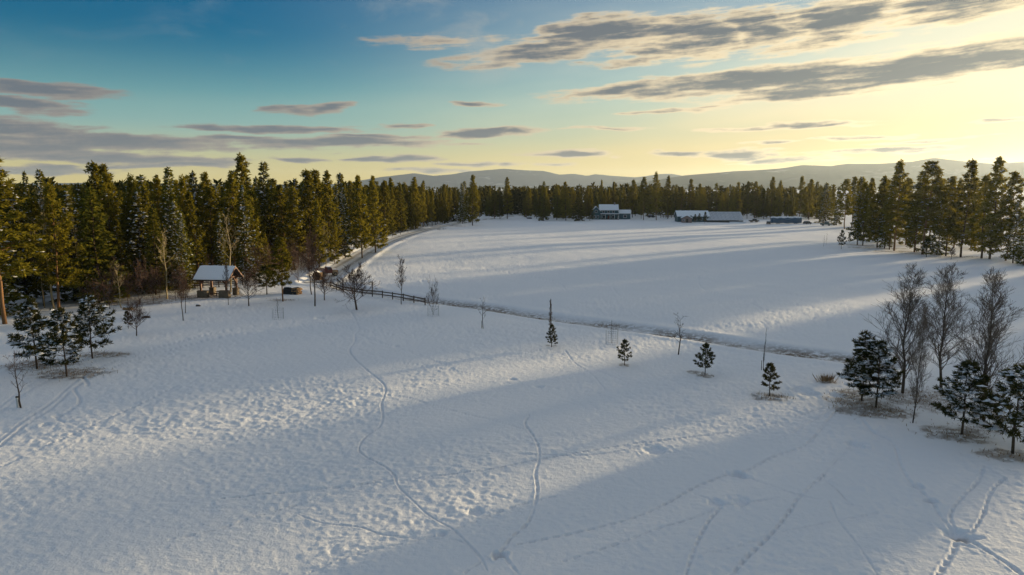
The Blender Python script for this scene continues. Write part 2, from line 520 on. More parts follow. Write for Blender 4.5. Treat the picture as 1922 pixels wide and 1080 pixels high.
c5 = dict(ox=560, oy=560, sc=2.078)
tr([(205, 60), (222, 90), (240, 130), (270, 140), (390, 155), (560, 165), (780, 172), (950, 178)], .12, .06, **c5)
tr([(238, 132), (222, 150), (220, 180), (200, 215), (218, 250), (270, 300), (330, 350), (340, 385), (325, 430), (330, 480), (315, 520), (260, 560), (238, 600), (250, 625), (330, 670), (375, 705), (385, 740), (440, 800), (520, 870), (600, 915), (660, 970), (710, 1025), (735, 1075)], .15, .085, **c5)
tr([(900, 465), (885, 500), (915, 545), (937, 590), (938, 640), (925, 690), (932, 760), (915, 840), (890, 890), (830, 945), (790, 1000), (715, 1040), (650, 1085)], .13, .07, .9, **c5)
tr([(-300, 800), (0, 768), (200, 748), (400, 725), (560, 705), (750, 680), (900, 645), (1100, 605), (1350, 560)], .14, .06, .8, **c5)
tr([(0, 862), (100, 895), (240, 910), (330, 940), (480, 955), (600, 955), (650, 970)], .12, .06, **c5)
tr([(-400, 372), (0, 362), (200, 352), (340, 340), (600, 338), (900, 350), (1100, 370), (1400, 400)], .13, .05, **c5)
tr([(230, 150), (300, 182), (380, 205), (480, 245), (590, 280)], .12, .05, **c5)
tr([(220, 205), (300, 240), (390, 265), (560, 290), (720, 318)], .12, .04, **c5)
tr([(-100, 365), (120, 378), (300, 392), (420, 405), (520, 435), (620, 460), (780, 495), (890, 525)], .13, .05, **c5)
tr([(40, 95), (110, 108), (240, 130)], .16, .07, **c5)
tr([(790, 1005), (820, 1040), (860, 1090)], .14, .05, .8, **c5)
tr([(40, 1090), (250, 1010), (470, 960), (650, 900), (850, 820), (1000, 780)], .14, .045, .9, **c5)
tr([(-500, 960), (-330, 925), (-200, 880), (0, 820), (150, 770), (330, 720)], .13, .05, .9, **c5)
c6 = dict(ox=1100, oy=720, sc=2.338)
tr([(1130, 70), (1040, 180), (960, 260), (820, 310), (700, 375), (600, 400), (480, 450), (360, 520), (210, 590), (0, 650), (-300, 720)], .14, .07, .7, **c6)
tr([(700, 400), (820, 440), (950, 480), (1160, 515), (1300, 545), (1500, 600), (1640, 650)], .13, .06, **c6)
tr([(1190, 255), (1140, 285), (1045, 388), (1100, 450), (1165, 515)], .12, .06, **c6)
tr([(1045, 388), (940, 480), (900, 540), (830, 630), (760, 700), (690, 770), (630, 845)], .17, .09, .8, **c6)
tr([(590, 535), (530, 610), (470, 740), (435, 850)], .15, .08, .7, **c6)
tr([(1070, 500), (1110, 590), (1200, 700), (1295, 850)], .13, .06, **c6)
tr([(1215, 150), (1260, 200), (1350, 250), (1380, 340), (1430, 420), (1510, 490), (1560, 570), (1635, 650)], .17, .08, .9, **c6)
tr([(1640, 650), (1720, 690), (1850, 770), (1940, 840)], .2, .10, .8, **c6)
tr([(1630, 660), (1610, 720), (1560, 800), (1535, 850)], .2, .09, .8, **c6)
tr([(1840, 395), (1780, 450), (1740, 560), (1690, 640)], .15, .07, .8, **c6)
tr([(1745, 345), (1720, 410), (1650, 480), (1600, 560), (1630, 645)], .15, .07, .8, **c6)
tr([(1190, 260), (1300, 300), (1380, 345)], .14, .05, **c6)
tr([(470, 480), (540, 500), (600, 520), (720, 510), (850, 490)], .16, .06, **c6)
tr([(-100, 790), (130, 710), (300, 640), (460, 590), (560, 545)], .14, .06, .8, **c6)
tr([(510, 745), (640, 715), (820, 650), (1000, 610), (1290, 550)], .12, .04, .8, **c6)
tr([(-300, 320), (0, 318), (180, 290), (300, 255), (560, 215), (760, 180), (1000, 110), (1130, 60)], .2, .08, **c6)
tr([(820, 240), (900, 210), (1000, 150), (1120, 80)], .2, .07, **c6)
# ruts of a vehicle on the left, and tracks in the field
for dy in (0, 11):
    tr([(-30, 860 + dy), (40, 800 + dy), (95, 762 + dy), (150, 715 + dy), (215, 682 + dy), (300, 655 + dy), (430, 622 + dy), (560, 606 + dy)], .22, .09)
    tr([(-20, 835 - 50 + dy), (60, 755 - 30 + dy), (140, 712 - 25 + dy), (210, 672 - 12 + dy)], .22, .07)
tr([(120, 800), (110, 790), (150, 760), (140, 735), (165, 728), (155, 712)], .2, .09, .8)
tr([(0, 778), (60, 772), (75, 768)], .3, .1)
tr([(-10, 890), (120, 830), (250, 770), (330, 730)], .16, .06, .9)
tr([(1310, 520), (1320, 548), (1400, 573), (1440, 590), (1520, 603), (1640, 620)], .2, .07)
tr([(1150, 545), (1165, 563), (1200, 566), (1300, 560)], .2, .06)
tr([(900, 505), (960, 512), (1040, 530), (1060, 545)], .22, .08)
tr([(1480, 575), (1600, 598), (1700, 630)], .2, .06)
tr([(760, 535), (800, 530), (825, 540), (836, 538), (790, 528)], .25, .08)
tr([(1060, 660), (1080, 685), (1110, 705), (1135, 732)], .12, .05, .8)
tr([(985, 668), (1030, 660), (1100, 690), (1180, 720)], .12, .045)
HOLES = [(1385, 886, .9, .35), (1608, 829, 1.1, .25), (1723, 906, .7, .3), (1750, 933, .6, .3), (1802, 998, 1.3, .3), (938, 1048, .55, .4),
         (895, 966, .7, .2), (962, 718, .6, .2), (1012, 731, .7, .15), (1391, 939, 1.0, .2), (743, 657, .6, .15), (1345, 940, .9, .15), (1230, 845, 1.5, .2),
         (600, 600, .8, .2), (107, 787, .5, .25), (88, 804, .5, .25), (1500, 728, 1.6, .2), (1520, 735, 1.5, .18), (1570, 738, 1.2, .15), (830, 1010, .5, .15)]
DIRT = []       # (x, y, rx, ry, strength)


def dirt_shade(px, py, rx, ry, k=1.0):
    x, y = flat(px, py); DIRT.append((x, y, rx, ry, k))


for a in [(70, 690, 3.0, 2.2), (90, 689, 3, 1.5), (135, 706, 3.2, 2.0), (195, 670, 2.6, 1.3), (1444, 742, 1.5, 1.1), (1460, 741, 1.2, .8), (1323, 703, .9, .8), (1305, 697, .8, .6),
          (1172, 686, .5, .6), (1036, 652, .7, .5), (1612, 752, 2.4, 2.2), (1640, 766, 2.8, 1.8), (1660, 770, 2.2, 1.3), (1598, 734, 1.5, 1.2), (1785, 808, 2.2, 1.5), (1815, 815, 1.8, 1.1),
          (1890, 848, 1.9, 1.1), (1840, 800, 1.8, 1.2, .6), (1552, 713, 1.0, .6), (1735, 740, 3, 2, .55), (1700, 745, 2.5, 1.8, .6), (1780, 760, 3, 2, .4),
          (531, 566, 2, 1, .6), (1650, 467, 9, 2.4), (1690, 473, 9, 2.0), (1620, 462, 7, 2.2), (1740, 477, 7, 1.6, .7), (1810, 484, 8, 1.4, .5),
          (680, 466, 4, 2), (660, 474, 5, 2.5), (700, 461, 5, 2.5), (730, 452, 6, 3), (640, 482, 5, 3), (800, 430, 9, 5), (830, 424, 9, 5), (870, 417, 10, 5, .8), (350, 562, 6, 2.5, .8), (300, 565, 7, 2.5, .9), (250, 573, 6, 2, .8),
          (1485, 662, 1.8, .5), (1500, 664, 1.6, .5), (1140, 609, 1.8, .4), (1125, 607, 1.2, .5), (1170, 612, 1.3, .4), (985, 591, 2.2, .5), (1010, 596, 2.5, .5), (1240, 625, 1.2, .4),
          (1080, 604, 1.6, .35), (770, 558, 1.2, .4), (795, 562, 1, .4), (850, 572, 1, .4), (1380, 645, 1.4, .4, .8), (960, 587, 2, .45), (1040, 601, 2, .4, .7),
          (820, 570, 1.4, .6, .6), (870, 574, 1.6, .5, .5), (1385, 888, .35, .16), (938, 1049, .25, .14), (1750, 935, .25, .14), (1802, 998, .6, .3, .5)]:  # closing, small patches darken the holes in the snow
    dirt_shade(*a)


def ground():
    a_f = np.linspace(R(-47), R(47), 1180)
    a_c = np.linspace(R(47), R(313), 62)[1:-1]
    ang = np.concatenate([a_f, a_c])
    inv = np.linspace(1 / 24.0, 1 / 420.0, 560)
    r = np.concatenate([[0.5, 4, 9, 14, 19], 1 / inv, np.geomspace(430, 13000, 46)])
    A, RR = np.meshgrid(ang, r)
    x = RR * np.sin(A); y = RR * np.cos(A)
    fx, fy = x.ravel(), y.ravel()
    h = base_h(fx, fy)
    rad = np.hypot(fx, fy)
    near = np.exp(-(rad / 210) ** 2)
    # wind-worked crust: dimples stretched across the wind
    ca, sa = math.cos(R(24)), math.sin(R(24))
    u = fx * ca + fy * sa; v = -fx * sa + fy * ca
    patch = sstep(vnoise(fx / 14, fy / 14, 4) + .6 * vnoise(fx / 5, fy / 5, 5), -.35, .35)
    bump = .042 * vnoise(u / 1.15, v / .72, 6) + .044 * vnoise(u / .48, v / .33, 7) + .07 * vnoise(u / 4.5, v / 2.6, 8) + .05 * vnoise(u / .27, v / .22, 9)
    h = h + bump * (0.35 + 0.85 * patch) * near
    fieldw = sstep(rad, 90, 130) * np.exp(-(rad / 330) ** 2)
    h = h + fieldw * (.10 * vnoise(fx / 2.2, fy / 2.2, 11) + .12 * vnoise(fx / 6, fy / 4, 12))
    for pts, w, d, step in TRACKS:
        P = np.array(pts)
        lo = P.min(0) - 1.2; hi = P.max(0) + 1.2
        idx = np.nonzero((fx > lo[0]) & (fx < hi[0]) & (fy > lo[1]) & (fy < hi[1]))[0]
        if not len(idx): continue
        X, Y = fx[idx], fy[idx]
        best = np.full(len(idx), 1e9); along = np.zeros(len(idx)); acc = 0.0
        for (ax, ay), (bx, by) in zip(pts[:-1], pts[1:]):
            ux, uy = bx - ax, by - ay; L = math.hypot(ux, uy) + 1e-9
            t = np.clip(((X - ax) * ux + (Y - ay) * uy) / L ** 2, 0, 1)
            q = np.hypot(X - ax - t * ux, Y - ay - t * uy)
            m = q < best
            best[m] = q[m]; along[m] = acc + t[m] * L; acc += L
        wob = 1 + .9 * vnoise(along / 1.7, along * 0, int(abs(P[0, 0]) * 7) % 90)
        k = (.30 if step > .5 else .62) + (.70 if step > .5 else .38) * (np.cos(along / step * 2 * math.pi) > -.2)
        best = np.abs(best + .06 * vnoise(along / .6, along * 0, 3))
        W_ = np.maximum(w, rad[idx] * .0009)                      # a worn line keeps about its width far off
        h[idx] += k * wob * (-d * np.exp(-(best / W_) ** 2) + d * .15 * np.exp(-((best - 2.0 * W_) / (W_ * .8)) ** 2))
    for px, py, rr, dp in HOLES:
        X, Y = flat(px, py); rr = rr * .75
        q = np.hypot(fx - X, (fy - Y) * 1.0) / rr
        q = q * (1 + .8 * vnoise((fx - X) / .35, (fy - Y) / .35, int(px) % 50))
        h -= 1.0 * dp * np.exp(-(q * 1.5) ** 4) - dp * .1 * np.exp(-((q - 1.1) / .35) ** 2)
    dm = np.zeros_like(h)
    for X, Y, rx, ry, k in DIRT:
        q = np.hypot((fx - X) / rx, (fy - Y) / ry)
        dm = np.maximum(dm, k * sstep(1.25 - q + .5 * vnoise(fx / .6, fy / .6, 15), 0, .6))
    # ditch strip: partly bare soil, darkened further to paint in the bank's shade
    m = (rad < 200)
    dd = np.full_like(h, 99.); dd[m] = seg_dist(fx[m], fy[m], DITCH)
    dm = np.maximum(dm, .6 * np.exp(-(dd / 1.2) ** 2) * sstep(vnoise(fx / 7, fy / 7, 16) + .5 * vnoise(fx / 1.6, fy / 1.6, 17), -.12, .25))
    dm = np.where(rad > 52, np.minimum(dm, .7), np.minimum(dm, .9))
    dm = np.maximum(dm, 1.0 * np.exp(-(dd / 1.9) ** 4) * (.30 + .55 * sstep(vnoise(fx / 6, fy / 6, 18), -.15, .2)))  # soil colour over the whole ditch, bank shade painted in with it
    nr, na = RR.shape
    i = np.arange(nr - 1)[:, None]; j = np.arange(na)[None, :]
    jn = (j + 1) % na
    f = np.stack([i * na + j, (i + 1) * na + j, (i + 1) * na + jn, i * na + jn], -1).reshape(-1, 4)
    f = f[:, ::-1]
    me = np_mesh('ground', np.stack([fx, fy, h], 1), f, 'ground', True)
    at_ = me.attributes.new('dirt_shade', 'FLOAT', 'POINT')
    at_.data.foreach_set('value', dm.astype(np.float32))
    struct(obj('ground', me), 'snow covered field and lawn crossed by animal tracks')


ground()


def road():
    P = np.array(smooth_line(ROAD[::5] + [ROAD[-1]], 10))
    d = np.gradient(P, axis=0); d /= np.linalg.norm(d, axis=1)[:, None]
    nrm = np.stack([d[:, 1], -d[:, 0]], 1)
    u = np.linspace(-1, 1, 9)
    wd = 2.7
    XY = P[:, None] + nrm[:, None] * (u * wd)[None, :, None]
    z = base_h(XY[..., 0].ravel(), XY[..., 1].ravel()).reshape(XY.shape[:2])
    z = z + .10 - .07 * np.exp(-((np.abs(u) - .45) / .16) ** 2)[None] + .0
    v = np.concatenate([XY, z[..., None]], -1).reshape(-1, 3)
    n, m = z.shape
    i = np.arange(n - 1)[:, None]; j = np.arange(m - 1)[None]
    f = np.stack([i * m + j, i * m + j + 1, (i + 1) * m + j + 1, (i + 1) * m + j], -1).reshape(-1, 4)
    me = np_mesh('driveway', v, f, 'road', True)
    at_ = me.attributes.new('across', 'FLOAT', 'POINT')
    at_.data.foreach_set('value', np.tile(u, n).astype(np.float32))
    struct(obj('driveway', me), 'packed snow driveway with wheel ruts along the forest')


road()


# ------------------------------------------------------------------ hills
def hills(name, prof, dist, depth, m, label, seed, rough=1.0):
    """prof: silhouette points (px, py) turned into true azimuth and height at distance dist"""
    prof = sorted(prof)
    az = np.array([math.atan2(p[0] - 961, F) for p in prof])
    hh = np.array([(352 - p[1]) / F * dist * math.cos(a) + CAM_H for p, a in zip(prof, az)])
    A = np.linspace(az[0], az[-1], 420)
    H = np.interp(A, az, hh)
    H = H + rough * dist * .00035 * (vnoise(A * 60, A * 0, seed) + .5 * vnoise(A * 170, A * 0, seed + 1))
    t = np.concatenate([np.linspace(-1, 0, 22), np.linspace(0, 1, 8)[1:]])
    TT, AA = np.meshgrid(t, A, indexing='ij')
    shape = np.where(TT < 0, (1 + TT) ** 1.25, 1 - TT ** 2 * .9)
    rad = (dist + TT * depth)
    x = rad * np.sin(AA); y = rad * np.cos(AA)
    relief = vnoise(x / 420, y / 420, seed + 3) + .5 * vnoise(x / 170, y / 170, seed + 4)
    z = -2 + (H[None] + 2) * shape + relief * H[None] * .28 * np.where(TT < 0, np.sin(np.clip(1 + TT, 0, 1) * math.pi), 0)
    v = np.stack([x, y, z], -1).reshape(-1, 3)
    n, k = TT.shape
    i = np.arange(n - 1)[:, None]; j = np.arange(k - 1)[None]
    f = np.stack([i * k + j, i * k + j + 1, (i + 1) * k + j + 1, (i + 1) * k + j], -1).reshape(-1, 4)
    struct(obj(name, np_mesh(name, v, f, m, True)), label)


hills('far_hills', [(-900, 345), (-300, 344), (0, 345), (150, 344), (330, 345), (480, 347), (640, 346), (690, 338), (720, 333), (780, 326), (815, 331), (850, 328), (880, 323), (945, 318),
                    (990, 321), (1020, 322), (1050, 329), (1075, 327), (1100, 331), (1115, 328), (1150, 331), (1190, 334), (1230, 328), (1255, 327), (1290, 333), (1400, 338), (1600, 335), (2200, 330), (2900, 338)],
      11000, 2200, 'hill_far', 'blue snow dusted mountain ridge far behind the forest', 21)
hills('near_hills', [(1150, 350), (1210, 342), (1280, 330), (1330, 326), (1380, 322), (1410, 321), (1460, 317), (1500, 311), (1550, 313), (1580, 309), (1640, 309), (1700, 305), (1740, 298),
                     (1790, 304), (1850, 309), (1900, 306), (1990, 301), (2150, 312), (2400, 325), (2900, 335), (3300, 345)],
      7200, 1700, 'hill_near', 'hazy olive wooded ridge at right under the bright sky', 31)


# ------------------------------------------------------------------ vegetation: shapes
def nrmz(v):
    return v / (np.linalg.norm(v, axis=-1, keepdims=True) + 1e-9)


def cards(C, D, k, L, Wd, spread, rng):
    """k needle sprays at every centre, pointing about D: kite shaped quads"""
    n = len(C)
    C = np.repeat(C, k, 0); D = np.repeat(D, k, 0)
    d = nrmz(D + rng.normal(0, spread, (n * k, 3)))
    side = nrmz(np.cross(d, rng.normal(0, 1, (n * k, 3))))
    ln = L * rng.uniform(.6, 1.25, (n * k, 1)); wd = Wd * rng.uniform(.6, 1.2, (n * k, 1))
    v = np.stack([C - d * ln * .12, C + d * ln * .45 + side * wd * .5, C + d * ln, C + d * ln * .45 - side * wd * .5], 1).reshape(-1, 3)
    return v, np.arange(len(v)).reshape(-1, 4)


def blobs(C, r, rng, k=6, ro=None, long=1.0):
    """little caps of snow"""
    n = len(C)
    th = np.arange(k) / k * 2 * math.pi
    rr = r * rng.uniform(.45, 1.2, (n, 1)) * rng.uniform(.6, 1.3, (n, k))
    st = rng.uniform(.45, 1, (n, 1)); ro = rng.uniform(0, 6.3, (n, 1)) if ro is None else ro[:, None] + rng.normal(0, .25, (n, 1))
    lx = rr * np.cos(th) * long; ly = rr * np.sin(th) * st
    x = lx * np.cos(ro) - ly * np.sin(ro); y = lx * np.sin(ro) + ly * np.cos(ro)
    ring = C[:, None] + np.stack([x, y, -rr * .25 + rng.normal(0, .12, (n, k)) * r], -1)
    top = C + np.stack([rng.normal(0, .1, n) * r, rng.normal(0, .1, n) * r, r * rng.uniform(.25, .5, n)], -1)
    v = np.concatenate([ring, top[:, None]], 1).reshape(-1, 3)
    o = np.arange(n)[:, None] * (k + 1)
    f = np.stack([o + np.arange(k), o + (np.arange(k) + 1) % k, np.broadcast_to(o + k, (n, k))], -1).reshape(-1, 3)
    return v, f


def conifer_shape(seed, H, base, rmax, kind, dens=1.0, needle=(.5, .2), snow=.5):
    """kind fir: cone to the ground; pine: airy, tufted, rounded top; young: small garden pine"""
    rng = np.random.default_rng(seed)
    wood = MB()
    lean = rng.normal(0, .012, 2)
    tz = np.linspace(0, 1, 9)
    bend = np.cumsum(rng.normal(0, .004 * H, (9, 2)), 0); bend -= bend[0]
    axis = np.stack([lean[0] * tz * H + bend[:, 0], lean[1] * tz * H + bend[:, 1], tz * H], 1)
    r0 = {'fir': .0082, 'pine': .0088, 'young': .015}[kind] * H
    axis[0, 2] = -.35
    wood.tube(axis, r0 * (1 - tz * .93), 7)
    ax = lambda t: np.array([np.interp(t, tz, axis[:, k]) for k in range(3)])
    if kind == 'fir': nb = int(H * 6.0 * (1 - base))
    elif kind == 'pine': nb = int(H * 4.8 * (1 - base))
    else: nb = int(30 + H * 4)
    C, D, SN = [], [], []
    az = rng.uniform(0, 6.3)
    lop = rng.uniform(0, 6.3); lopk = rng.uniform(.05, .28)
    for i in range(nb):
        u = (i + rng.uniform(0, 1)) / nb
        if kind == 'young': u = min(.985, (math.floor(u * 8) + .15 + rng.normal(0, .11)) / 8 if u > .03 else u)
        u = max(u, 0.0)
        t = base + (1 - base) * u
        az += 2.4 + rng.normal(0, .35)
        if kind == 'fir':
            prof = (1 - u) ** .82 * (0.80 + .2 * min(1, u / .12)) + .03
            e = R(-24 + 62 * u ** 1.3) + rng.normal(0, .10)
            cur = .12
        elif kind == 'pine':
            prof = min(1, (u + .22) / .45) ** .6 * (1 - u) ** .74 * 1.12 + .05
            e = R(-8 + 46 * u) + rng.normal(0, .18)
            cur = .18
        else:
            prof = (1 - u) ** .86 * (.66 + .34 * min(1, u / .22)) + .04
            e = R(4 + 48 * u) + rng.normal(0, .14)
            cur = .16
        L = rmax * prof * rng.uniform(.62, 1.12) * (1 + lopk * math.cos(az - lop))
        if kind == 'pine' and rng.random() < .13: L *= .45
        a = np.array((math.cos(az), math.sin(az), 0)); b = np.array((-math.sin(az), math.cos(az), 0))
        p0 = ax(t)
        pos = lambda s: p0 + a * (L * s * math.cos(e)) + np.array((0, 0, L * s * math.sin(e) + cur * L * s * s))
        br = max(.012 * L ** .8, .008) * (1.25 if kind == 'pine' else 1)
        wood.tube([p0, pos(.5), pos(.97)], [br, br * .7, br * .2], 3, False)
        if kind == 'fir':
            n = max(4, int(L * 9.5 * dens))
            s = rng.uniform(.10, 1, n) ** .8
            lat = rng.uniform(-1, 1, n) * (.40 * L * (1.02 - s) + .12)
            for q in range(n):
                c = pos(s[q]) + b * lat[q] + np.array((0, 0, -.16 * abs(lat[q]) + rng.normal(0, .05)))
                C.append(c); D.append(a * .8 + b * np.sign(lat[q]) * .7 + np.array((0, 0, -.20 + .35 * u)))
                if rng.random() < snow * .42: SN.append(c + np.array((0, 0, .05)))
        elif kind == 'pine':
            n = max(3, int(L * 3.6 * dens))
            for q in range(n):
                s = rng.uniform(.30, 1.02) ** .75
                c = pos(s) + b * rng.normal(0, .20 * L * (1.1 - s) + .10) + np.array((0, 0, rng.normal(.05, .14)))
                for _ in range(3):
                    C.append(c + rng.normal(0, .17, 3)); D.append(a * .5 + np.array((0, 0, .35)))
                if rng.random() < snow * .5: SN.append(c + np.array((0, 0, .16)))
        else:
            n = max(4, int(L * 6.5 * dens))
            for q in range(n):
                s = rng.uniform(.22, 1.02) ** .7
                c = pos(s) + b * rng.normal(0, .22 * L * (1.1 - s) + .03) + np.array((0, 0, rng.normal(.02, .04)))
                C.append(c); D.append(a * .75 + np.array((0, 0, .55)))
                if rng.random() < snow * .75: SN.append(np.append(c + np.array((0, 0, .09)), az))
    tip = ax(1.0)
    for q in range(5):
        C.append(tip - np.array((0, 0, q * .02 * H))); D.append(np.array((0, 0, 1.)))
    C = np.array(C); D = np.array(D)
    k = {'fir': 3, 'pine': 5, 'young': 14}[kind]
    v, f = cards(C, D, k, needle[0], needle[1], {'fir': .42, 'pine': .75, 'young': .55}[kind], rng)
    sn = None
    if SN:
        SN = np.array(SN)
        sn = blobs(SN[:, :3], {'fir': .34, 'pine': .30, 'young': .22}[kind], rng, 6, SN[:, 3] if SN.shape[1] > 3 else None, 1.8 if kind == 'young' else 1.0)
    return wood, (v, f), sn


PROTO = {}


def proto(key, seed, H, base, rmax, kind, fol, bark, **kw):
    wood, (v, f), sn = conifer_shape(seed, H, base, rmax, kind, **kw)
    PROTO[key] = (H, wood.mesh('trunk', bark, True), np_mesh('crown', v, f, fol), np_mesh('snow', *sn, 'snow', True) if sn else None)


for i in range(6):
    proto(('fir', i), 100 + i, 18 + i % 3, .05 + .02 * (i % 3), 2.5 + .28 * (i % 4), 'fir', 'fir', 'bark', needle=(.62, .27), snow=.62)
for i in range(7):
    proto(('pine', i), 200 + i, 20 + i % 3, [.12, .20, .08, .28, .15, .06, .20][i], 2.7 + .24 * (i % 4), 'pine', 'pine', 'pinebark' if i % 2 else 'bark', needle=(.52, .20), snow=.30, dens=1.15)
for i in range(5):
    proto(('young', i), 300 + i, 3.6, .17 + .02 * i, 1.25 + .12 * (i % 3), 'young', 'young', 'bark', needle=(.26, .05), snow=.05, dens=1.3)
for i in range(4):
    proto(('snowy', i), 320 + i, 5.6, .20, 2.35 + .15 * (i % 3), 'young', 'young', 'bark', needle=(.36, .07), snow=.46, dens=1.25)


def conifer(kind, i, loc, H, label, cat, group=None, name=None, snow=True, rz=None, wide=1.0):
    H0, tm, cm, sm = PROTO[(kind, i)]
    k = H / H0
    o = thing(name or {'fir': 'fir_tree', 'pine': 'pine_tree', 'young': 'young_pine', 'snowy': 'young_pine'}[kind], label, cat, loc, random.uniform(0, 6.28) if rz is None else rz, group)
    if kind in ('fir', 'pine'): wide *= 1.14 * random.uniform(.88, 1.14)
    o.scale = (k * wide, k * wide, k)
    obj('trunk', tm, o)
    c = obj('crown', cm, o)
    if snow and sm: obj('snow', sm, c)
    return o


def bare_shape(seed, H, style):
    """leafless tree: returns trunk MB and crown MB"""
    rng = np.random.default_rng(seed)
    tk, cr = MB(), MB()
    P = dict(poplar=(.12, 50, 28, .36, .62, 8, 7), round=(.24, 32, 48, .48, .5, 8, 7), column=(.14, 44, 13, .15, .5, 2, 2), aspen=(.42, 15, 34, .22, .5, 4, 3),
             sapling=(.28, 12, 36, .30, .5, 3, 2), shrub=(.02, 16, 34, .75, .4, 5, 4), tall=(.30, 30, 30, .26, .6, 6, 6))[style]
    base, nb, angd, lk, curl, n2, n3 = P
    m = 8
    tz = np.linspace(0, 1, m)
    xy = np.cumsum(rng.normal(0, .010 * H, (m, 2)), 0); xy -= xy[0]
    top = {'round': .80, 'shrub': .55}.get(style, 1.0)
    axis = np.stack([xy[:, 0], xy[:, 1], tz * H * top], 1)
    axis[0, 2] = -.25
    r0 = {'poplar': .0095, 'round': .022, 'column': .015, 'aspen': .0105, 'sapling': .014, 'shrub': .012, 'tall': .0125}[style] * H
    tk.tube(axis, r0 * (1 - tz * .92), 6)
    thin = {'tall': .0105, 'round': .0085, 'shrub': .009, 'aspen': .009}.get(style, .0055) * max(1, H / 6) ** .4
    def bough(p, d, L, r, lev):
        n = 4 if lev == 1 else 3
        pts = [p]; dd = d
        for q in range(n):
            dd = nrmz(dd + rng.normal(0, .13, 3) + np.array((0, 0, curl * .22)))
            pts.append(pts[-1] + dd * L / n)
        rr = np.linspace(r, max(thin, r * .25), n + 1)
        cr.tube(pts, rr, 4 if lev == 1 else 3, False)
        if lev >= 3: return
        for q in range(n2 if lev == 1 else n3):
            s = rng.uniform(.25, 1.0) * n
            j = min(int(s), n - 1)
            pp = pts[j] + (pts[j + 1] - pts[j]) * (s - j)
            dirn = nrmz(pts[j + 1] - pts[j])
            sd = nrmz(np.cross(dirn, rng.normal(0, 1, 3)))
            a = R(rng.uniform(22, 48)) if style != 'column' else R(rng.uniform(8, 20))
            bough(pp, nrmz(dirn * math.cos(a) + sd * math.sin(a)), L * rng.uniform(.32, .58), max(thin, r * .45), lev + 1)
    az = rng.uniform(0, 6.3)
    for i in range(nb):
        u = (i + rng.random()) / nb
        t = base + (1 - base) * u
        az += 2.4 + rng.normal(0, .4)
        p = np.array([np.interp(t, tz, axis[:, k]) for k in range(3)])
        a = R(angd) * rng.uniform(.7, 1.25) * (1.15 - .4 * u)
        d = np.array((math.cos(az) * math.sin(a), math.sin(az) * math.sin(a), math.cos(a)))
        sh = {'poplar': (1.0 - .72 * u) * (.55 + .45 * min(1, u / .2)), 'round': 1.0 - .45 * u, 'column': (1 - .7 * u), 'aspen': 1 - .6 * u, 'sapling': 1 - .55 * u,
              'shrub': 1.0, 'tall': 1 - .6 * u}[style]
        L = H * lk * sh * rng.uniform(.7, 1.15)
        bough(p, d, L, max(thin, r0 * (1 - t * .9) * .45), 1)
    return tk, cr


BARE = {}


def bare_proto(key, seed, H, style, bark, twig):
    a, b = bare_shape(seed, H, style)
    BARE[key] = (H, a.mesh('trunk', bark, True), b.mesh('branches', twig))


for i in range(3): bare_proto(('poplar', i), 400 + i, 10, 'poplar', 'twig', 'paletwig')
for i in range(3): bare_proto(('round', i), 410 + i, 5, 'round', 'twig', 'redtwig')
for i in range(2): bare_proto(('column', i), 420 + i, 5, 'column', 'twig', 'redtwig')
for i in range(3): bare_proto(('aspen', i), 430 + i, 12, 'aspen', 'aspen', 'aspen')
for i in range(3): bare_proto(('sapling', i), 440 + i, 3.2, 'sapling', 'twig', 'redtwig')
for i in range(3): bare_proto(('shrub', i), 450 + i, 3.0, 'shrub', 'redtwig', 'redtwig')
for i in range(3): bare_proto(('tall', i), 460 + i, 9, 'tall', 'twig', 'redtwig')


def bare(kind, i, loc, H, label, cat, group=None, name='bare_tree', rz=None, wide=1.0):
    H0, tm, cm = BARE[(kind, i)]
    o = thing(name, label, cat, loc, random.uniform(0, 6.28) if rz is None else rz, group)
    o.scale = (H / H0 * wide, H / H0 * wide, H / H0)
    obj('trunk', tm, o)
    obj('branches', cm, o)
    return o


def height_px(px, base, top):
    """true height of something that stands at (px, base) and reaches up to row top"""
    x, y, z = at(px, base)
    dy = (540 - top) / F
    c, s = math.cos(PITCH), math.sin(PITCH)
    t = y / (c + dy * s)
    return (x, y, z), CAM_H + t * (-s + dy * c) - z


def at_depth(px, y, top):
    """point on the ground y metres ahead under column px, and the height that reaches row top"""
    c, s = math.cos(PITCH), math.sin(PITCH)
    dy = (540 - top) / F
    t = y / (c + dy * s)
    x = (px - 961) / F * (y * c + CAM_H * s)
    z = gz(x, y)
    return (x, y, z), CAM_H + t * (-s + dy * c) - z


random.seed(11)
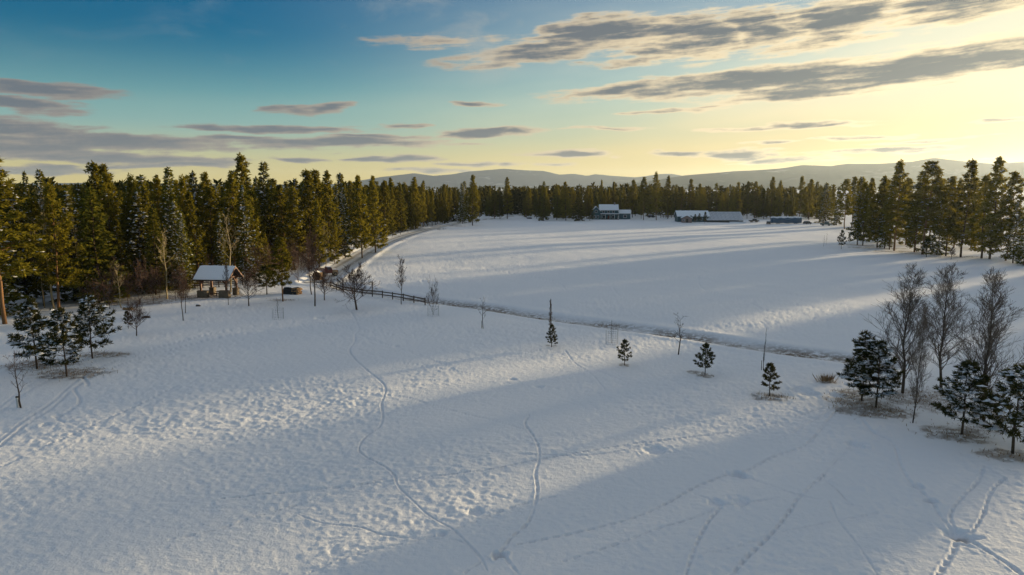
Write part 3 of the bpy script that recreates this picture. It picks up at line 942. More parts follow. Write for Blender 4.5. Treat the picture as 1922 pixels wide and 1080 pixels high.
# ------------------------------------------------------------------ young pines and garden trees on the lawn
for (px, b, t, kind, i, wide, label) in [
    (70, 693, 566, 'snowy', 0, 1.0, 'broad young pine farthest left of the three on the lawn, dark needles'),
    (125, 707, 582, 'snowy', 1, .9, 'young pine standing nearest the camera of the three at left'),
    (174, 673, 556, 'snowy', 2, .9, 'young pine with a bare lower trunk, rightmost of the three at left'),
    (531, 566, 448, 'pine', 3, 1.25, 'bushy green pine standing right of the timber pavilion'),
    (501, 553, 500, 'young', 4, 1.5, 'dark low pine between the pavilion and the bushy pine'),
    (1035, 652, 610, 'young', 0, 1.0, 'small young pine in front of the narrow rust brown tree'),
    (1172, 686, 639, 'young', 1, 1.0, 'small gappy young pine, second from left of the four in the lawn row'),
    (1323, 704, 646, 'young', 2, 1.0, 'dense conical young pine left of the narrow bare tree'),
    (1444, 743, 684, 'young', 3, 1.15, 'round young pine on a brown bare patch, nearest of the lawn row'),
    (1617, 752, 627, 'snowy', 3, 1.0, 'tall pointed young pine at the left of the right hand clump'),
    (1644, 765, 643, 'snowy', 1, 1.12, 'snow laden young pine in brown grass, front of the right hand clump'),
    (1805, 816, 682, 'snowy', 0, 1.15, 'snow laden pine with a spreading left bough below the third poplar'),
    (1901, 852, 692, 'snowy', 2, 1.2, 'snow laden pine cut by the right edge of the view'),
    (1739, 483, 450, 'young', 1, 1.3, 'little snowy fir at the foot of the right tree belt'),
    (1579, 468, 433, 'young', 2, .7, 'slim little spruce standing alone before the right tree belt'),
    (1594, 456, 440, 'young', 0, .9, 'tiny dark spruce touching the left end of the right tree belt'),
    (241, 617, 585, 'young', 3, 1.0, 'tiny dark pine beside a leafless shrub near the left forest'),
]:
    loc, H = height_px(px, b, t)
    conifer(kind, i, loc, H, label, 'pine tree', 'young pines on the lawn', 'young_pine', wide=wide, snow=kind == 'snowy' or px in (1739, 1579))

for (px, b, t, kind, i, wide, label) in [
    (1694, 738, 524, 'poplar', 0, 1.4, 'tall leafless poplar, leftmost of the three at right'),
    (1767, 727, 522, 'poplar', 1, 1.35, 'tall leafless poplar, middle of the three at right'),
    (1846, 796, 534, 'poplar', 2, 1.3, 'tall leafless poplar nearest the right edge'),
    (1713, 794, 592, 'poplar', 1, .62, 'slender leafless tree standing in front of the leftmost poplar'),
    (40, 766, 672, 'sapling', 0, 1.3, 'leafless sapling with a guard tube at the far left of the lawn'),
    (256, 631, 570, 'round', 1, .9, 'leafless spreading tree beside the tiny dark pine at left'),
    (344, 602, 508, 'tall', 0, .8, 'slim leafless tree left of the pavilion, the nearer of a pair'),
    (348, 588, 512, 'tall', 1, .8, 'slim leafless tree left of the pavilion, the farther of a pair'),
    (429, 572, 496, 'tall', 2, .6, 'thin leafless tree right in front of the pavilion'),
    (467, 575, 512, 'round', 0, .85, 'dark leafless tree just right of the pavilion gable'),
    (591, 575, 446, 'tall', 1, .9, 'tall leafless tree in front of the old truck'),
    (585, 553, 452, 'tall', 2, .9, 'leafless tree behind the tall one near the hay bale'),
    (609, 564, 514, 'round', 2, 1.1, 'low spreading leafless tree at the start of the rail fence'),
    (670, 582, 503, 'round', 0, 1.2, 'rounded thickly branched leafless tree before the rail fence'),
    (753, 572, 491, 'tall', 0, .85, 'upright leafless tree at the middle of the rail fence'),
    (813, 592, 543, 'shrub', 0, .55, 'caged leafless shrub just past the end of the rail fence'),
    (907, 617, 563, 'sapling', 1, 1.0, 'staked leafless sapling between the fence end and the rust brown tree'),
    (1148, 645, 606, 'sapling', 2, .7, 'faint caged sapling behind the lawn row of young pines'),
    (1273, 666, 596, 'sapling', 1, 1.35, 'wide leafless little tree with a pointed leader by the ditch'),
    (1433, 695, 617, 'column', 0, .55, 'narrow bare column shaped tree behind the round young pine'),
    (522, 598, 563, 'sapling', 0, .8, 'thin caged sapling on the lawn below the bushy pine'),
    (1546, 463, 444, 'sapling', 2, .8, 'left one of two bare saplings out in the field at right'),
    (1551, 460, 439, 'sapling', 1, .6, 'right one of two bare saplings out in the field at right'),
    (1785, 487, 466, 'round', 2, 1.0, 'small reddish bush at the foot of the right tree belt'),
]:
    loc, H = height_px(px, b, t)
    bare(kind, i, loc, H, label, 'tree', 'leafless trees on the lawn', 'poplar_tree' if px in (1694, 1767, 1846) else 'bare_tree', wide=wide)

# the rust brown column: it keeps its dead leaves
loc, H = height_px(1033, 632, 562)
o = bare('column', 1, loc, H, 'narrow column shaped tree holding rust brown dead leaves', 'tree', None, 'columnar_tree', wide=.42)
rng = np.random.default_rng(8)
h = rng.uniform(1.4, 4.9, 260)
rad = .30 * (1 - (h - 1.4) / 3.9) + .05
C = np.stack([rng.normal(0, 1, 260) * rad, rng.normal(0, 1, 260) * rad, h], 1)
v, f = cards(C, np.tile((0, 0, .6), (260, 1)), 3, .20, .10, .6, rng)
obj('leaves', np_mesh('leaves', v, f, 'rustleaf'), o)

# ------------------------------------------------------------------ the left forest
FE = np.array(FOREST_EDGE)


def edge_side(x, y):
    """signed distance to the forest edge, positive inside the wood"""
    best = 1e9; sgn = 1
    for a, b in zip(FE[:-1], FE[1:]):
        u = b - a; w = np.array((x, y)) - a
        t = min(1, max(0, w @ u / (u @ u)))
        q = np.linalg.norm(w - t * u)
        if q < best: best = q; sgn = 1 if u[0] * w[1] - u[1] * w[0] > 0 else -1
    return best * sgn


PLACED = []


def fill_label(H, kind, snowy, px, places, tail):
    size = 'tall' if H > 18.4 else ('short' if H < 14 else 'middling')
    where = next(p for lim, p in places if px < lim)
    return f"{size} {'snow flecked' if snowy else 'snow free'} {kind} {where}{tail}"


LEFT_PLACES = [(20, 'by the left edge of the view'), (75, 'left of the narrow pointed spruce'), (130, 'around the forked golden aspen'), (180, 'above the three young pines'), (260, 'around the tall golden pair'),
               (340, 'left of the pavilion roof'), (430, 'behind the pavilion roof'), (485, 'around the tallest pine'), (545, 'right of the tallest pine'), (600, 'above the hay bale'), (660, 'above the old truck'), (720, 'at the lone roadside pine'),
               (790, 'past the lone roadside pine'), (840, 'midway up the driveway'), (2000, 'near the far end of the driveway')]
FAR_PLACES = [(960, 'left of the boulder in the field'), (1030, 'between driveway end and dark shed'), (1110, 'left of the teal house'), (1170, 'behind the teal house'), (1265, 'between house and long shed'), (1328, 'behind the long shed'),
              (1400, 'behind the ribbed roof'), (1445, 'between ribbed roof and blue tarp'), (1505, 'behind the blue tarp'), (3000, 'right of the blue tarp')]


def free(x, y, d):
    return all((x - a) ** 2 + (y - b) ** 2 > d * d for a, b in PLACED)


for (px, y, top, kind, i, wide, label) in [
    (10, 88, 290, 'pine', 3, 1.25, 'big pine with an orange lit trunk at the left edge of the view'),
    (55, 104, 342, 'fir', 2, 1.1, 'dark snowy fir just right of the big orange trunked pine'),
    (88, 135, 322, 'fir', 1, .8, 'narrow pointed spruce standing clear of the treetops at far left'),
    (62, 150, 326, 'fir', 0, .7, 'thin spire topped fir left of the narrow pointed spruce'),
    (110, 118, 352, 'fir', 4, 1.0, 'snow flecked fir behind the pale bare aspens'),
    (150, 122, 372, 'fir', 3, 1.1, 'heavily snowed dark fir above the three young pines'),
    (190, 116, 311, 'pine', 0, 1.05, 'tall golden pine, left one of a pair above the left lawn'),
    (218, 124, 314, 'pine', 2, 1.1, 'tall golden pine, right one of a pair above the left lawn'),
    (240, 110, 415, 'pine', 5, 1.15, 'bushy sunlit pine in front of the tall golden pair'),
    (282, 128, 332, 'fir', 5, 1.1, 'dark fir between the golden pair and the snow streaked tree'),
    (322, 124, 318, 'fir', 2, 1.05, 'tall snow streaked fir left of the pavilion roof'),
    (266, 132, 346, 'pine', 1, 1.0, 'sunlit pine right of the golden pair, lower than its neighbours'),
    (250, 146, 350, 'fir', 2, 1.0, 'dark fir peeping over between the golden pair and a lower pine'),
    (308, 138, 334, 'pine', 4, .9, 'pine tucked against the left of the snow streaked fir'),
    (345, 116, 400, 'fir', 1, 1.1, 'shorter snowy fir directly left of the pavilion roof'),
    (376, 150, 326, 'fir', 3, .9, 'slim dark fir above the pavilion roof'),
    (400, 142, 328, 'pine', 2, 1.0, 'rounded pine behind the pavilion roof'),
    (420, 128, 400, 'fir', 0, 1.0, 'small snowy fir behind the pale aspen by the pavilion'),
    (460, 150, 297, 'pine', 1, 1.1, 'tallest pine of the left forest with open spreading top branches'),
    (503, 156, 307, 'fir', 4, 1.15, 'second tallest conifer, dark, right of the tallest pine'),
    (478, 138, 372, 'pine', 0, 1.0, 'sunlit pine below the gap between the two tallest trees'),
    (540, 150, 350, 'pine', 5, 1.0, 'broad pine right of the second tallest conifer'),
    (560, 165, 338, 'fir', 5, 1.0, 'snow dusted fir above the bushy pine'),
    (585, 160, 327, 'pine', 6, 1.0, 'pine with a blunt top above the old truck'),
    (620, 168, 325, 'pine', 4, .9, 'tall slim pine with a forked top near the driveway'),
    (600, 152, 380, 'pine', 2, 1.0, 'low branched sunlit pine beside the start of the driveway'),
    (648, 175, 345, 'fir', 1, 1.0, 'snow flecked fir left of the lone roadside pine'),
    (628, 162, 415, 'pine', 5, 1.0, 'short dense pine at the bend of the driveway'),
    (680, 176, 333, 'pine', 0, .95, 'lone pine with a bare black trunk at the edge of the driveway'),
    (705, 190, 342, 'pine', 2, .95, 'second pine along the driveway with boughs to the ground'),
]:
    loc, H = at_depth(px, y, top)
    conifer(kind, i, loc, H, label, 'pine tree' if kind == 'pine' else 'fir tree', 'tall trees along the front of the left forest', wide=wide)
    PLACED.append(loc[:2])
random.seed(5)
names = ['row of conifers along the driveway', 'packed conifers inside the left forest']
n_in = n_row = 0
for tries in range(12000):
    if n_in + n_row >= 290: break
    y = random.uniform(86, 400); px = random.uniform(-170, 960)
    x = (px - 961) / F * (y + 2)
    sd = edge_side(x, y)
    if sd < 3.5 or sd > 62 or (y < 108 and sd > 25): continue
    gap = 3.7 if sd < 14 else (5.4 if sd < 30 else 8.0)
    if not free(x, y, gap): continue
    if px < 760 and y < 118 and px > 330: continue
    PLACED.append((x, y))
    row = sd < 13 and y > 185
    far = sd > 25
    kind = 'pine' if random.random() < (.62 if row or not far else .45) else 'fir'
    topz = random.gauss(17.6, 1.5) if not row else random.gauss(18.2, 2.2)
    if random.random() < .16: topz *= random.uniform(.5, .8)
    topz = min(max(topz, 8), 21.8)
    if row: n_row += 1
    else: n_in += 1
    sn = random.random() < .8 and y < 230
    label = fill_label(topz, kind, sn, px, LEFT_PLACES, ', front row' if row else (', deep in the forest' if far else ', packed front rows'))
    conifer(kind, random.randrange(6), (x, y, gz(x, y)), topz, label, 'pine tree' if kind == 'pine' else 'fir tree', names[0] if row else names[1], snow=sn, wide=random.uniform(.85, 1.2))

# ------------------------------------------------------------------ far line of trees behind the house and sheds
random.seed(21)
for (px, y, top, kind, i, wide, label) in [
    (887, 330, 331, 'pine', 2, 1.0, 'tall pine at the right end of the driveway row'),
    (868, 345, 345, 'fir', 1, .9, 'dark fir just left of the tall pine ending the driveway row'),
    (952, 400, 335, 'pine', 4, 1.0, 'taller pine in the far line midway between driveway row and house'),
    (1020, 376, 342, 'fir', 0, 1.0, 'dark fir standing in front of the far line left of the house'),
    (1062, 378, 343, 'pine', 2, 1.15, 'olive lit pine left of the teal house'),
    (1045, 384, 350, 'fir', 5, 1.2, 'dark fir over the small dark shed'),
    (1086, 370, 356, 'fir', 3, 1.35, 'wide dark fir touching the left of the teal house'),
    (1107, 374, 362, 'fir', 2, 1.0, 'dark fir at the left corner of the teal house'),
    (1128, 415, 340, 'pine', 1, .8, 'slim pine above the left part of the house roof'),
    (1150, 420, 343, 'pine', 0, .8, 'pine above the middle of the house roof'),
    (1187, 408, 339, 'pine', 6, 1.0, 'pine behind the house annex'),
    (1208, 380, 334, 'pine', 3, .95, 'pine with bare trunk right of the house'),
    (1232, 378, 326, 'pine', 1, 1.05, 'tallest open topped pine between house and long shed'),
    (1253, 392, 332, 'pine', 4, 1.0, 'second tallest pine between house and long shed'),
    (1294, 400, 338, 'pine', 2, 1.0, 'pine above the left end of the long shed'),
    (1316, 395, 346, 'pine', 5, 1.0, 'pine above the middle of the long shed'),
    (1345, 400, 345, 'fir', 4, 1.2, 'grey green fir behind the ribbed shed roof'),
    (1383, 405, 344, 'pine', 0, .9, 'pine above the right end of the ribbed shed roof'),
    (1402, 398, 342, 'pine', 6, .9, 'left one of two pines just past the ribbed shed roof'),
    (1416, 402, 342, 'pine', 3, .9, 'right one of two pines just past the ribbed shed roof'),
    (1446, 396, 334, 'pine', 2, 1.1, 'tall pine above the left end of the blue tarp'),
    (1462, 405, 341, 'pine', 4, .9, 'pine above the middle of the blue tarp'),
    (1500, 385, 334, 'pine', 1, 1.1, 'tall pine above the right end of the blue tarp'),
    (1518, 380, 338, 'pine', 6, 1.0, 'pine just right of the blue tarp'),
    (1545, 350, 345, 'fir', 3, 1.3, 'snowy dark fir left of the right tree belt'),
    (1570, 330, 352, 'fir', 0, 1.15, 'snow dusted fir beside the left end of the right tree belt'),
]:
    loc, H = at_depth(px, y, top)
    conifer(kind, i, loc, H, label, 'pine tree' if kind == 'pine' else 'fir tree', 'larger trees of the far line', snow=y < 360, wide=wide)
    PLACED.append(loc[:2])
n = 0
for tries in range(6000):
    if n >= 105: break
    y = random.uniform(392, 450); px = random.uniform(895, 1560)
    x = (px - 961) / F * (y + 2)
    if not free(x, y, 4.6): continue
    PLACED.append((x, y)); n += 1
    H = random.gauss(16.6, 1.6)
    if random.random() < .2: H *= .72
    kd = 'pine' if random.random() < .55 else 'fir'
    lab = fill_label(H + 1.2, kd, False, px, FAR_PLACES, ', ' + ('front' if y < 410 else ('middle' if y < 430 else 'rear')) + ' of the far line').replace('snow free ', '')
    conifer(kd, random.randrange(6), (x, y, gz(x, y)), H, lab, 'conifer', 'conifers of the far line', 'conifer_tree', snow=False, wide=random.uniform(.9, 1.25))

# a wood farther off that reads as one mass
rng = np.random.default_rng(77)
V, FQ, off = [], [], 0
cnt = 0
while cnt < 1180:
    y = rng.uniform(455, 1500) if cnt < 600 else rng.uniform(452, 560); px = rng.uniform(-300, 1500) if cnt < 600 else rng.uniform(880, 1560)
    if cnt >= 820:
        y = rng.uniform(125, 455); px = rng.uniform(-330, 800)
        if not 58 < edge_side((px - 961) / F * y, y) < 190: continue
    if px > 1330 and y > 620: continue
    x = (px - 961) / F * y
    H = rng.normal(16.2, 1.8)
    nq = 150 if y < 700 else 90
    u = rng.uniform(.04, 1, nq) ** 1.0
    rr = 2.9 * (1 - u) ** .8 + .2
    th = rng.uniform(0, 6.3, nq)
    C = np.stack([x + rr * np.cos(th) * rng.uniform(.3, 1, nq), y + rr * np.sin(th) * rng.uniform(.3, 1, nq), u * H + gz(x, y)], 1)
    D = np.stack([np.cos(th), np.sin(th), np.full(nq, -.1) + u * .9], 1)
    v, f = cards(C, D, 1, 2.3, 1.25, .3, rng)
    V.append(v); FQ.append(f + off); off += len(v); cnt += 1
tag(obj('wood', np_mesh('wood', np.concatenate(V), np.concatenate(FQ), 'farwood')), 'mass of distant forest behind the far line of trees', 'forest', None, 'stuff')

# ------------------------------------------------------------------ the tree belt at right
random.seed(31)
for (px, b, top, kind, i, wide, label) in [
    (1609, 460, 334, 'fir', 5, .9, 'dense dark conifer, first of the right tree belt from the left'),
    (1619, 461, 345, 'pine', 2, .8, 'conifer with a leaning trunk, second of the right tree belt from the left'),
    (1646, 465, 334, 'pine', 0, .95, 'pine third from the left in the right tree belt'),
    (1660, 467, 350, 'fir', 1, .8, 'slim fir between the third and fifth trunks of the right belt'),
    (1669, 469, 332, 'pine', 4, .7, 'pine with a thin trunk, fifth from the left in the right belt'),
    (1678, 471, 307, 'pine', 1, 1.05, 'tall pine with a layered open top, left of the two open topped pines'),
    (1716, 474, 338, 'pine', 5, 1.0, 'dense pine below the gap between the two open topped pines'),
    (1731, 478, 306, 'pine', 3, 1.05, 'tall pine with a tufted open top, right of the two open topped pines'),
    (1758, 479, 360, 'fir', 3, .9, 'snow flecked fir in the middle of the right tree belt'),
    (1775, 481, 334, 'pine', 6, .85, 'pine with snowy lower boughs left of the pointed tall pine'),
    (1803, 483, 305, 'pine', 0, .95, 'tall straight pine with a heavy black trunk in the right belt'),
    (1842, 486, 332, 'pine', 2, .95, 'broad backlit pine left of the tallest pine of the right belt'),
    (1857, 487, 300, 'pine', 4, 1.0, 'tallest pine of the right belt with a tufted crown'),
    (1887, 490, 326, 'pine', 3, .85, 'thin open pine against the bright snow near the right edge'),
    (1901, 494, 380, 'fir', 2, .9, 'short snowy fir leaning near the right edge'),
    (1921, 498, 355, 'fir', 0, .8, 'conifer cut by the right edge of the view in the belt'),
]:
    loc, H = height_px(px, b, top)
    conifer(kind, i, loc, H, label, 'pine tree' if kind == 'pine' else 'fir tree', 'trees of the right belt', wide=wide * 1.22)
for (px, y, top) in [(1585, 300, 338), (1598, 310, 334), (1612, 290, 335), (1628, 320, 336), (1650, 330, 346), (1690, 260, 345), (1745, 250, 342), (1762, 260, 340), (1782, 230, 346), (1632, 225, 346), (1655, 218, 340), (1700, 215, 336), (1715, 228, 344), (1790, 205, 340), (1822, 200, 336), (1838, 212, 345)]:
    loc, H = at_depth(px, y, top)
    conifer('pine', random.randrange(6), loc, H, 'pale hazy pine ' + ('left of' if px < 1640 else ('between' if px < 1700 else 'right of')) + ' the two open topped pines, behind the right belt', 'pine tree', 'pines behind the right belt', snow=False, wide=1.15)
# the same belt runs on past the right edge and shades the lawn
for (x, y, H, kind) in [(121, 156, 21, 'pine'), (127, 152, 22, 'fir'), (128, 143, 21, 'pine'), (137, 132, 22, 'fir'), (140, 126, 21, 'pine'), (145, 114, 22, 'fir'), (152, 108, 21, 'pine'), (156, 98, 22, 'pine'), (163, 86, 21, 'fir'), (133, 146, 22, 'pine'), (147, 126, 22, 'pine'), (160, 110, 22, 'pine'), (124, 147, 19, 'pine'), (131, 138, 20, 'fir'), (134, 126, 17, 'pine'), (141, 119, 21, 'pine'), (147, 108, 18, 'fir'), (160, 92, 20, 'pine'), (166, 80, 19, 'pine'),
                        (171, 66, 17, 'fir'), (180, 50, 20, 'pine'), (150, 100, 15, 'pine'), (137, 150, 21, 'pine'), (152, 128, 20, 'fir'), (186, 36, 19, 'pine'), (196, 20, 20, 'fir'), (178, 96, 22, 'pine'), (190, 74, 21, 'pine')] + [(random.uniform(150, 290), random.uniform(110, 270), random.uniform(16, 22), random.choice(('pine', 'fir'))) for _ in range(64)]:
    if math.atan2(x, y) < R(39.5): continue
    if abs((x - 30) * math.cos(SUN_AZ) - (y - 36) * math.sin(SUN_AZ)) < 3.6: continue        # a gap in the belt lets the low sun through
    conifer(kind, random.randrange(6), (x, y, gz(x, y)), H, 'conifer where the right tree belt runs on past the right edge', 'conifer', 'belt trees past the right edge', 'conifer_tree', wide=1.1)

# ------------------------------------------------------------------ aspens, shrubs and dead grass at the foot of the forest
random.seed(41)
for (px, b, top, i, wide, label) in [
    (152, 570, 414, 0, .6, 'pale straight aspen trunk behind the rightmost young pine at left'),
    (166, 560, 436, 1, .6, 'thin pale aspen leaning right of the straight aspen trunk'),
    (102, 580, 378, 2, 1.0, 'tall golden aspen with forked bare limbs at left'),
    (84, 578, 445, 1, .8, 'slender golden aspen left of the forked aspen'),
    (228, 579, 500, 0, 1.3, 'short pale forked aspen at the edge of the lawn'),
    (433, 548, 408, 2, 1.1, 'pale many limbed aspen rising behind the pavilion roof'),
    (314, 562, 440, 1, 1.2, 'brown many limbed bare tree left of the pavilion'),
    (627, 492, 410, 0, .6, 'thin pale aspen beside the old truck'),
    (612, 505, 420, 2, .9, 'pale bare aspen behind the old truck'),
    (640, 478, 420, 1, .7, 'thin bare aspen at the bend of the driveway'),
]:
    loc, H = height_px(px, b, top)
    bare('aspen', i, loc, H, label, 'tree', 'bare aspens at the forest edge', 'aspen_tree', wide=wide)
for k, (px, b) in enumerate([(262, 572), (288, 566), (300, 560), (330, 566), (352, 560), (372, 550), (470, 538), (488, 532), (506, 528), (524, 524), (548, 516), (565, 512), (578, 520), (590, 500),
                             (604, 494), (560, 530), (480, 545), (634, 486), (648, 476), (572, 500), (398, 548), (536, 508), (206, 580), (182, 583), (240, 566), (516, 540)]):
    x, y, z = at(px, b)
    bare('shrub', k % 3, (x, y, z), random.uniform(2.2, 5.5), ('low' if k % 2 else 'tall') + ' brown leafless shrub ' + ('left of the pavilion' if px < 400 else ('between pavilion and bushy pine' if px < 530 else 'by the hay bale and old truck')), 'shrub', 'shrubs of the forest edge thicket', 'bare_shrub', wide=random.uniform(.7, 1.1))

rng = np.random.default_rng(55)
C = []
for (X, Y, rx, ry, k) in DIRT:
    if math.hypot(X, Y) > 215 or rx < .9: continue
    n = int(min(300, rx * ry * 45))
    q = rng.normal(0, .55, (n, 2)) * (rx, ry) + (X, Y)
    C.append(np.column_stack([q, base_h(q[:, 0], q[:, 1])]))
C = np.concatenate(C)
v, f = cards(C, np.tile((0, 0, 1.), (len(C), 1)), 1, .26, .04, .6, rng)
tag(obj('dead_grass', np_mesh('dead_grass', v, f, 'straw')), 'dry brown grass poking through thin snow under the trees', 'grass', None, 'stuff')
x, y, z = at(1552, 716)
q = np.column_stack([rng.normal(0, .35, 170), rng.normal(0, .25, 170), np.zeros(170)])
v, f = cards(q, np.tile((0, 0, 1.), (170, 1)) + q * .7, 1, .75, .05, .22, rng)
tag(obj('grass_clump', np_mesh('grass_clump', v, f, 'straw'), None, (x, y, z)), 'dark clump of tall dry grass left of the right hand clump of pines', 'grass clump')


def rock(px, b, d, label, m='rock', snow=True, name='boulder'):
    x, y, z = at(px, b)
    rg = np.random.default_rng(int(px))
    mb = MB()
    th = np.arange(8) / 8 * 2 * math.pi
    V = []
    for k, (zz, rr) in enumerate([(-.15, 1.0), (.25, 1.05), (.65, .85), (.95, .45)]):
        r_ = rr * rg.uniform(.8, 1.15, 8)
        V.append(np.stack([np.cos(th) * r_ * d[0] / 2, np.sin(th) * r_ * d[1] / 2, np.full(8, zz * d[2])], 1))
    V.append(np.array([[0, 0, d[2]]]))
    fc = [(k * 8 + j, k * 8 + (j + 1) % 8, (k + 1) * 8 + (j + 1) % 8, (k + 1) * 8 + j) for k in range(3) for j in range(8)] + [(24 + j, 24 + (j + 1) % 8, 32) for j in range(8)]
    mb.add(np.concatenate(V), fc)
    o = thing(name, label, 'rock' if name == 'boulder' else 'log', (x, y, z))
    mb.build('body', m, o)
    if snow:
        s_ = MB(); W_ = np.concatenate(V[2:]).copy() * (1.06, 1.06, 1) + (0, 0, .07)
        s_.add(W_, [(j, (j + 1) % 8, 8 + (j + 1) % 8, 8 + j) for j in range(8)] + [(8 + j, 8 + (j + 1) % 8, 16) for j in range(8)])
        s_.build('snow', 'snow', o, True)
    return o


rock(241, 582, (1.6, .9, .55), 'brown snow topped stump at the forest edge behind the tiny pine', 'log', True, 'stump')
rock(275, 597, (1.3, .5, .3), 'dark log lying on the snow right of the spreading bare tree', 'bark', False, 'log')
rock(372, 575, (.7, .5, .3), 'small brown stone on the lawn left of the pavilion')
rock(994, 411, (3.0, 1.8, 1.3), 'snow capped boulder in the field left of the house')

# ------------------------------------------------------------------ rail fences
def rail_fence(label, posts, h=1.15, rails=(.5, .95), w=.13, tall=(), snow=True, m='oldwood'):
    x0, y0, z0 = posts[0]
    o = thing('rail_fence', label, 'fence', posts[0])
    L = [np.array(p) - np.array(posts[0]) for p in posts]
    for k, p in enumerate(L):
        hh = h * (1.75 if k in tall else 1)
        MB().tube([p + (0, 0, -.3), p + (0, 0, hh)], [w * .62, w * .55], 6).build('post', m, o)
    for a, b in zip(L[:-1], L[1:]):
        for rz in rails:
            j = random.uniform(-.05, .05)
            rl = MB().beam(a + (0, 0, rz + j), b + (0, 0, rz - j * .5), w * .8, w * .9).build('rail', m, o)
            if snow: MB().beam(a + (0, 0, rz + j + w * .6), b + (0, 0, rz - j * .5 + w * .6), w * .7, w * .35).build('snow', 'snow', rl)
    return o


rail_fence('split rail fence along the near side of the ditch', [at(*p) for p in [(620, 540), (632, 545), (644, 549), (662, 552), (680, 555), (699, 557), (718, 559), (737, 562), (757, 565), (777, 569), (798, 573)]], tall=(2,), snow=False, w=.16)
rail_fence('rail fence behind the timber pavilion', [at(*p) for p in [(352, 541), (366, 541), (381, 540), (396, 540), (411, 539), (426, 538), (441, 537), (456, 536)]], h=1.5, rails=(.45, .85, 1.25), w=.17, snow=True)
rail_fence('dark corral fence right of the teal house', [at(*p) for p in [(1240, 409), (1245, 409), (1250, 409), (1255, 409), (1260, 409), (1266, 409)]], h=2.2, rails=(.7, 1.4, 2.0), w=.3, snow=False)
for k, (px, b) in enumerate([(699, 544), (664, 470), (672, 467), (681, 464), (690, 461), (700, 457), (712, 453), (724, 449), (737, 445), (752, 441), (766, 437)]):
    x, y, z = at(px, b)
    o = thing('fence_post', 'lone leaning post in the snow beyond the ditch' if k == 0 else 'weathered post of the wire fence along the driveway', 'post', (x, y, z), 0, None if k == 0 else 'posts along the driveway')
    MB().tube([(0, 0, -.3), (.04 * (k == 0), 0, 1.3 if k else 1.7)], [.09, .08], 6).build('shaft', 'oldwood', o)
    MB().tube([(.04 * (k == 0), 0, (1.3 if k else 1.7)), (.04 * (k == 0), 0, (1.3 if k else 1.7) + .07)], [.10, .05], 6).build('snow', 'snow', o)

# ------------------------------------------------------------------ wire cages and guards round saplings
def cage(px, b, r, h, label):
    x, y, z = at(px, b)
    o = thing('tree_cage', label, 'wire cage', (x, y, z), 0, 'wire cages round saplings')
    mb = MB()
    th = np.linspace(0, 2 * math.pi, 17)
    for zz in np.linspace(.05, h, 7): mb.tube(np.stack([r * np.cos(th), r * np.sin(th), np.full(17, zz)], 1), np.full(17, .005), 3, False)
    for t in th[:-1]: mb.tube([(r * math.cos(t), r * math.sin(t), 0), (r * math.cos(t), r * math.sin(t), h)], [.005, .005], 3, False)
    mb.build('mesh', 'wire', o)
    MB().tube([(r, 0, -.2), (r, 0, h + .1)], [.02, .02], 5).build('stake', 'steel', o)


cage(522, 599, .75, 1.5, 'wire cage round the sapling below the bushy pine')
cage(1148, 646, .7, 1.6, 'wire cage round the faint sapling behind the young pines')
cage(813, 593, .8, 1.4, 'wire cage round the shrub past the rail fence')
for (px, b, label) in [(33, 766, 'white guard tube on a stake beside the far left sapling'), (904, 617, 'short dark stake beside the sapling past the fence'), (1429, 695, 'dark stake at the foot of the narrow bare tree')]:
    x, y, z = at(px, b)
    o = thing('sapling_stake', label, 'stake', (x, y, z))
    MB().tube([(0, 0, -.2), (0, 0, 1.0)], [.03, .03], 5).build('stake', 'oldwood', o)
    if px == 33: MB().tube([(.0, .06, 0.02), (.0, .06, .85)], [.10, .10], 8).build('tube', 'tube', o); MB().tube([(0, .06, .855), (0, .06, .95)], [.11, .11], 8).build('cap', 'rubber', o)
    else: MB().tube([(.10, 0, .3), (-.03, 0, .3)], [.02, .02], 4).build('tie', 'rubber', o)


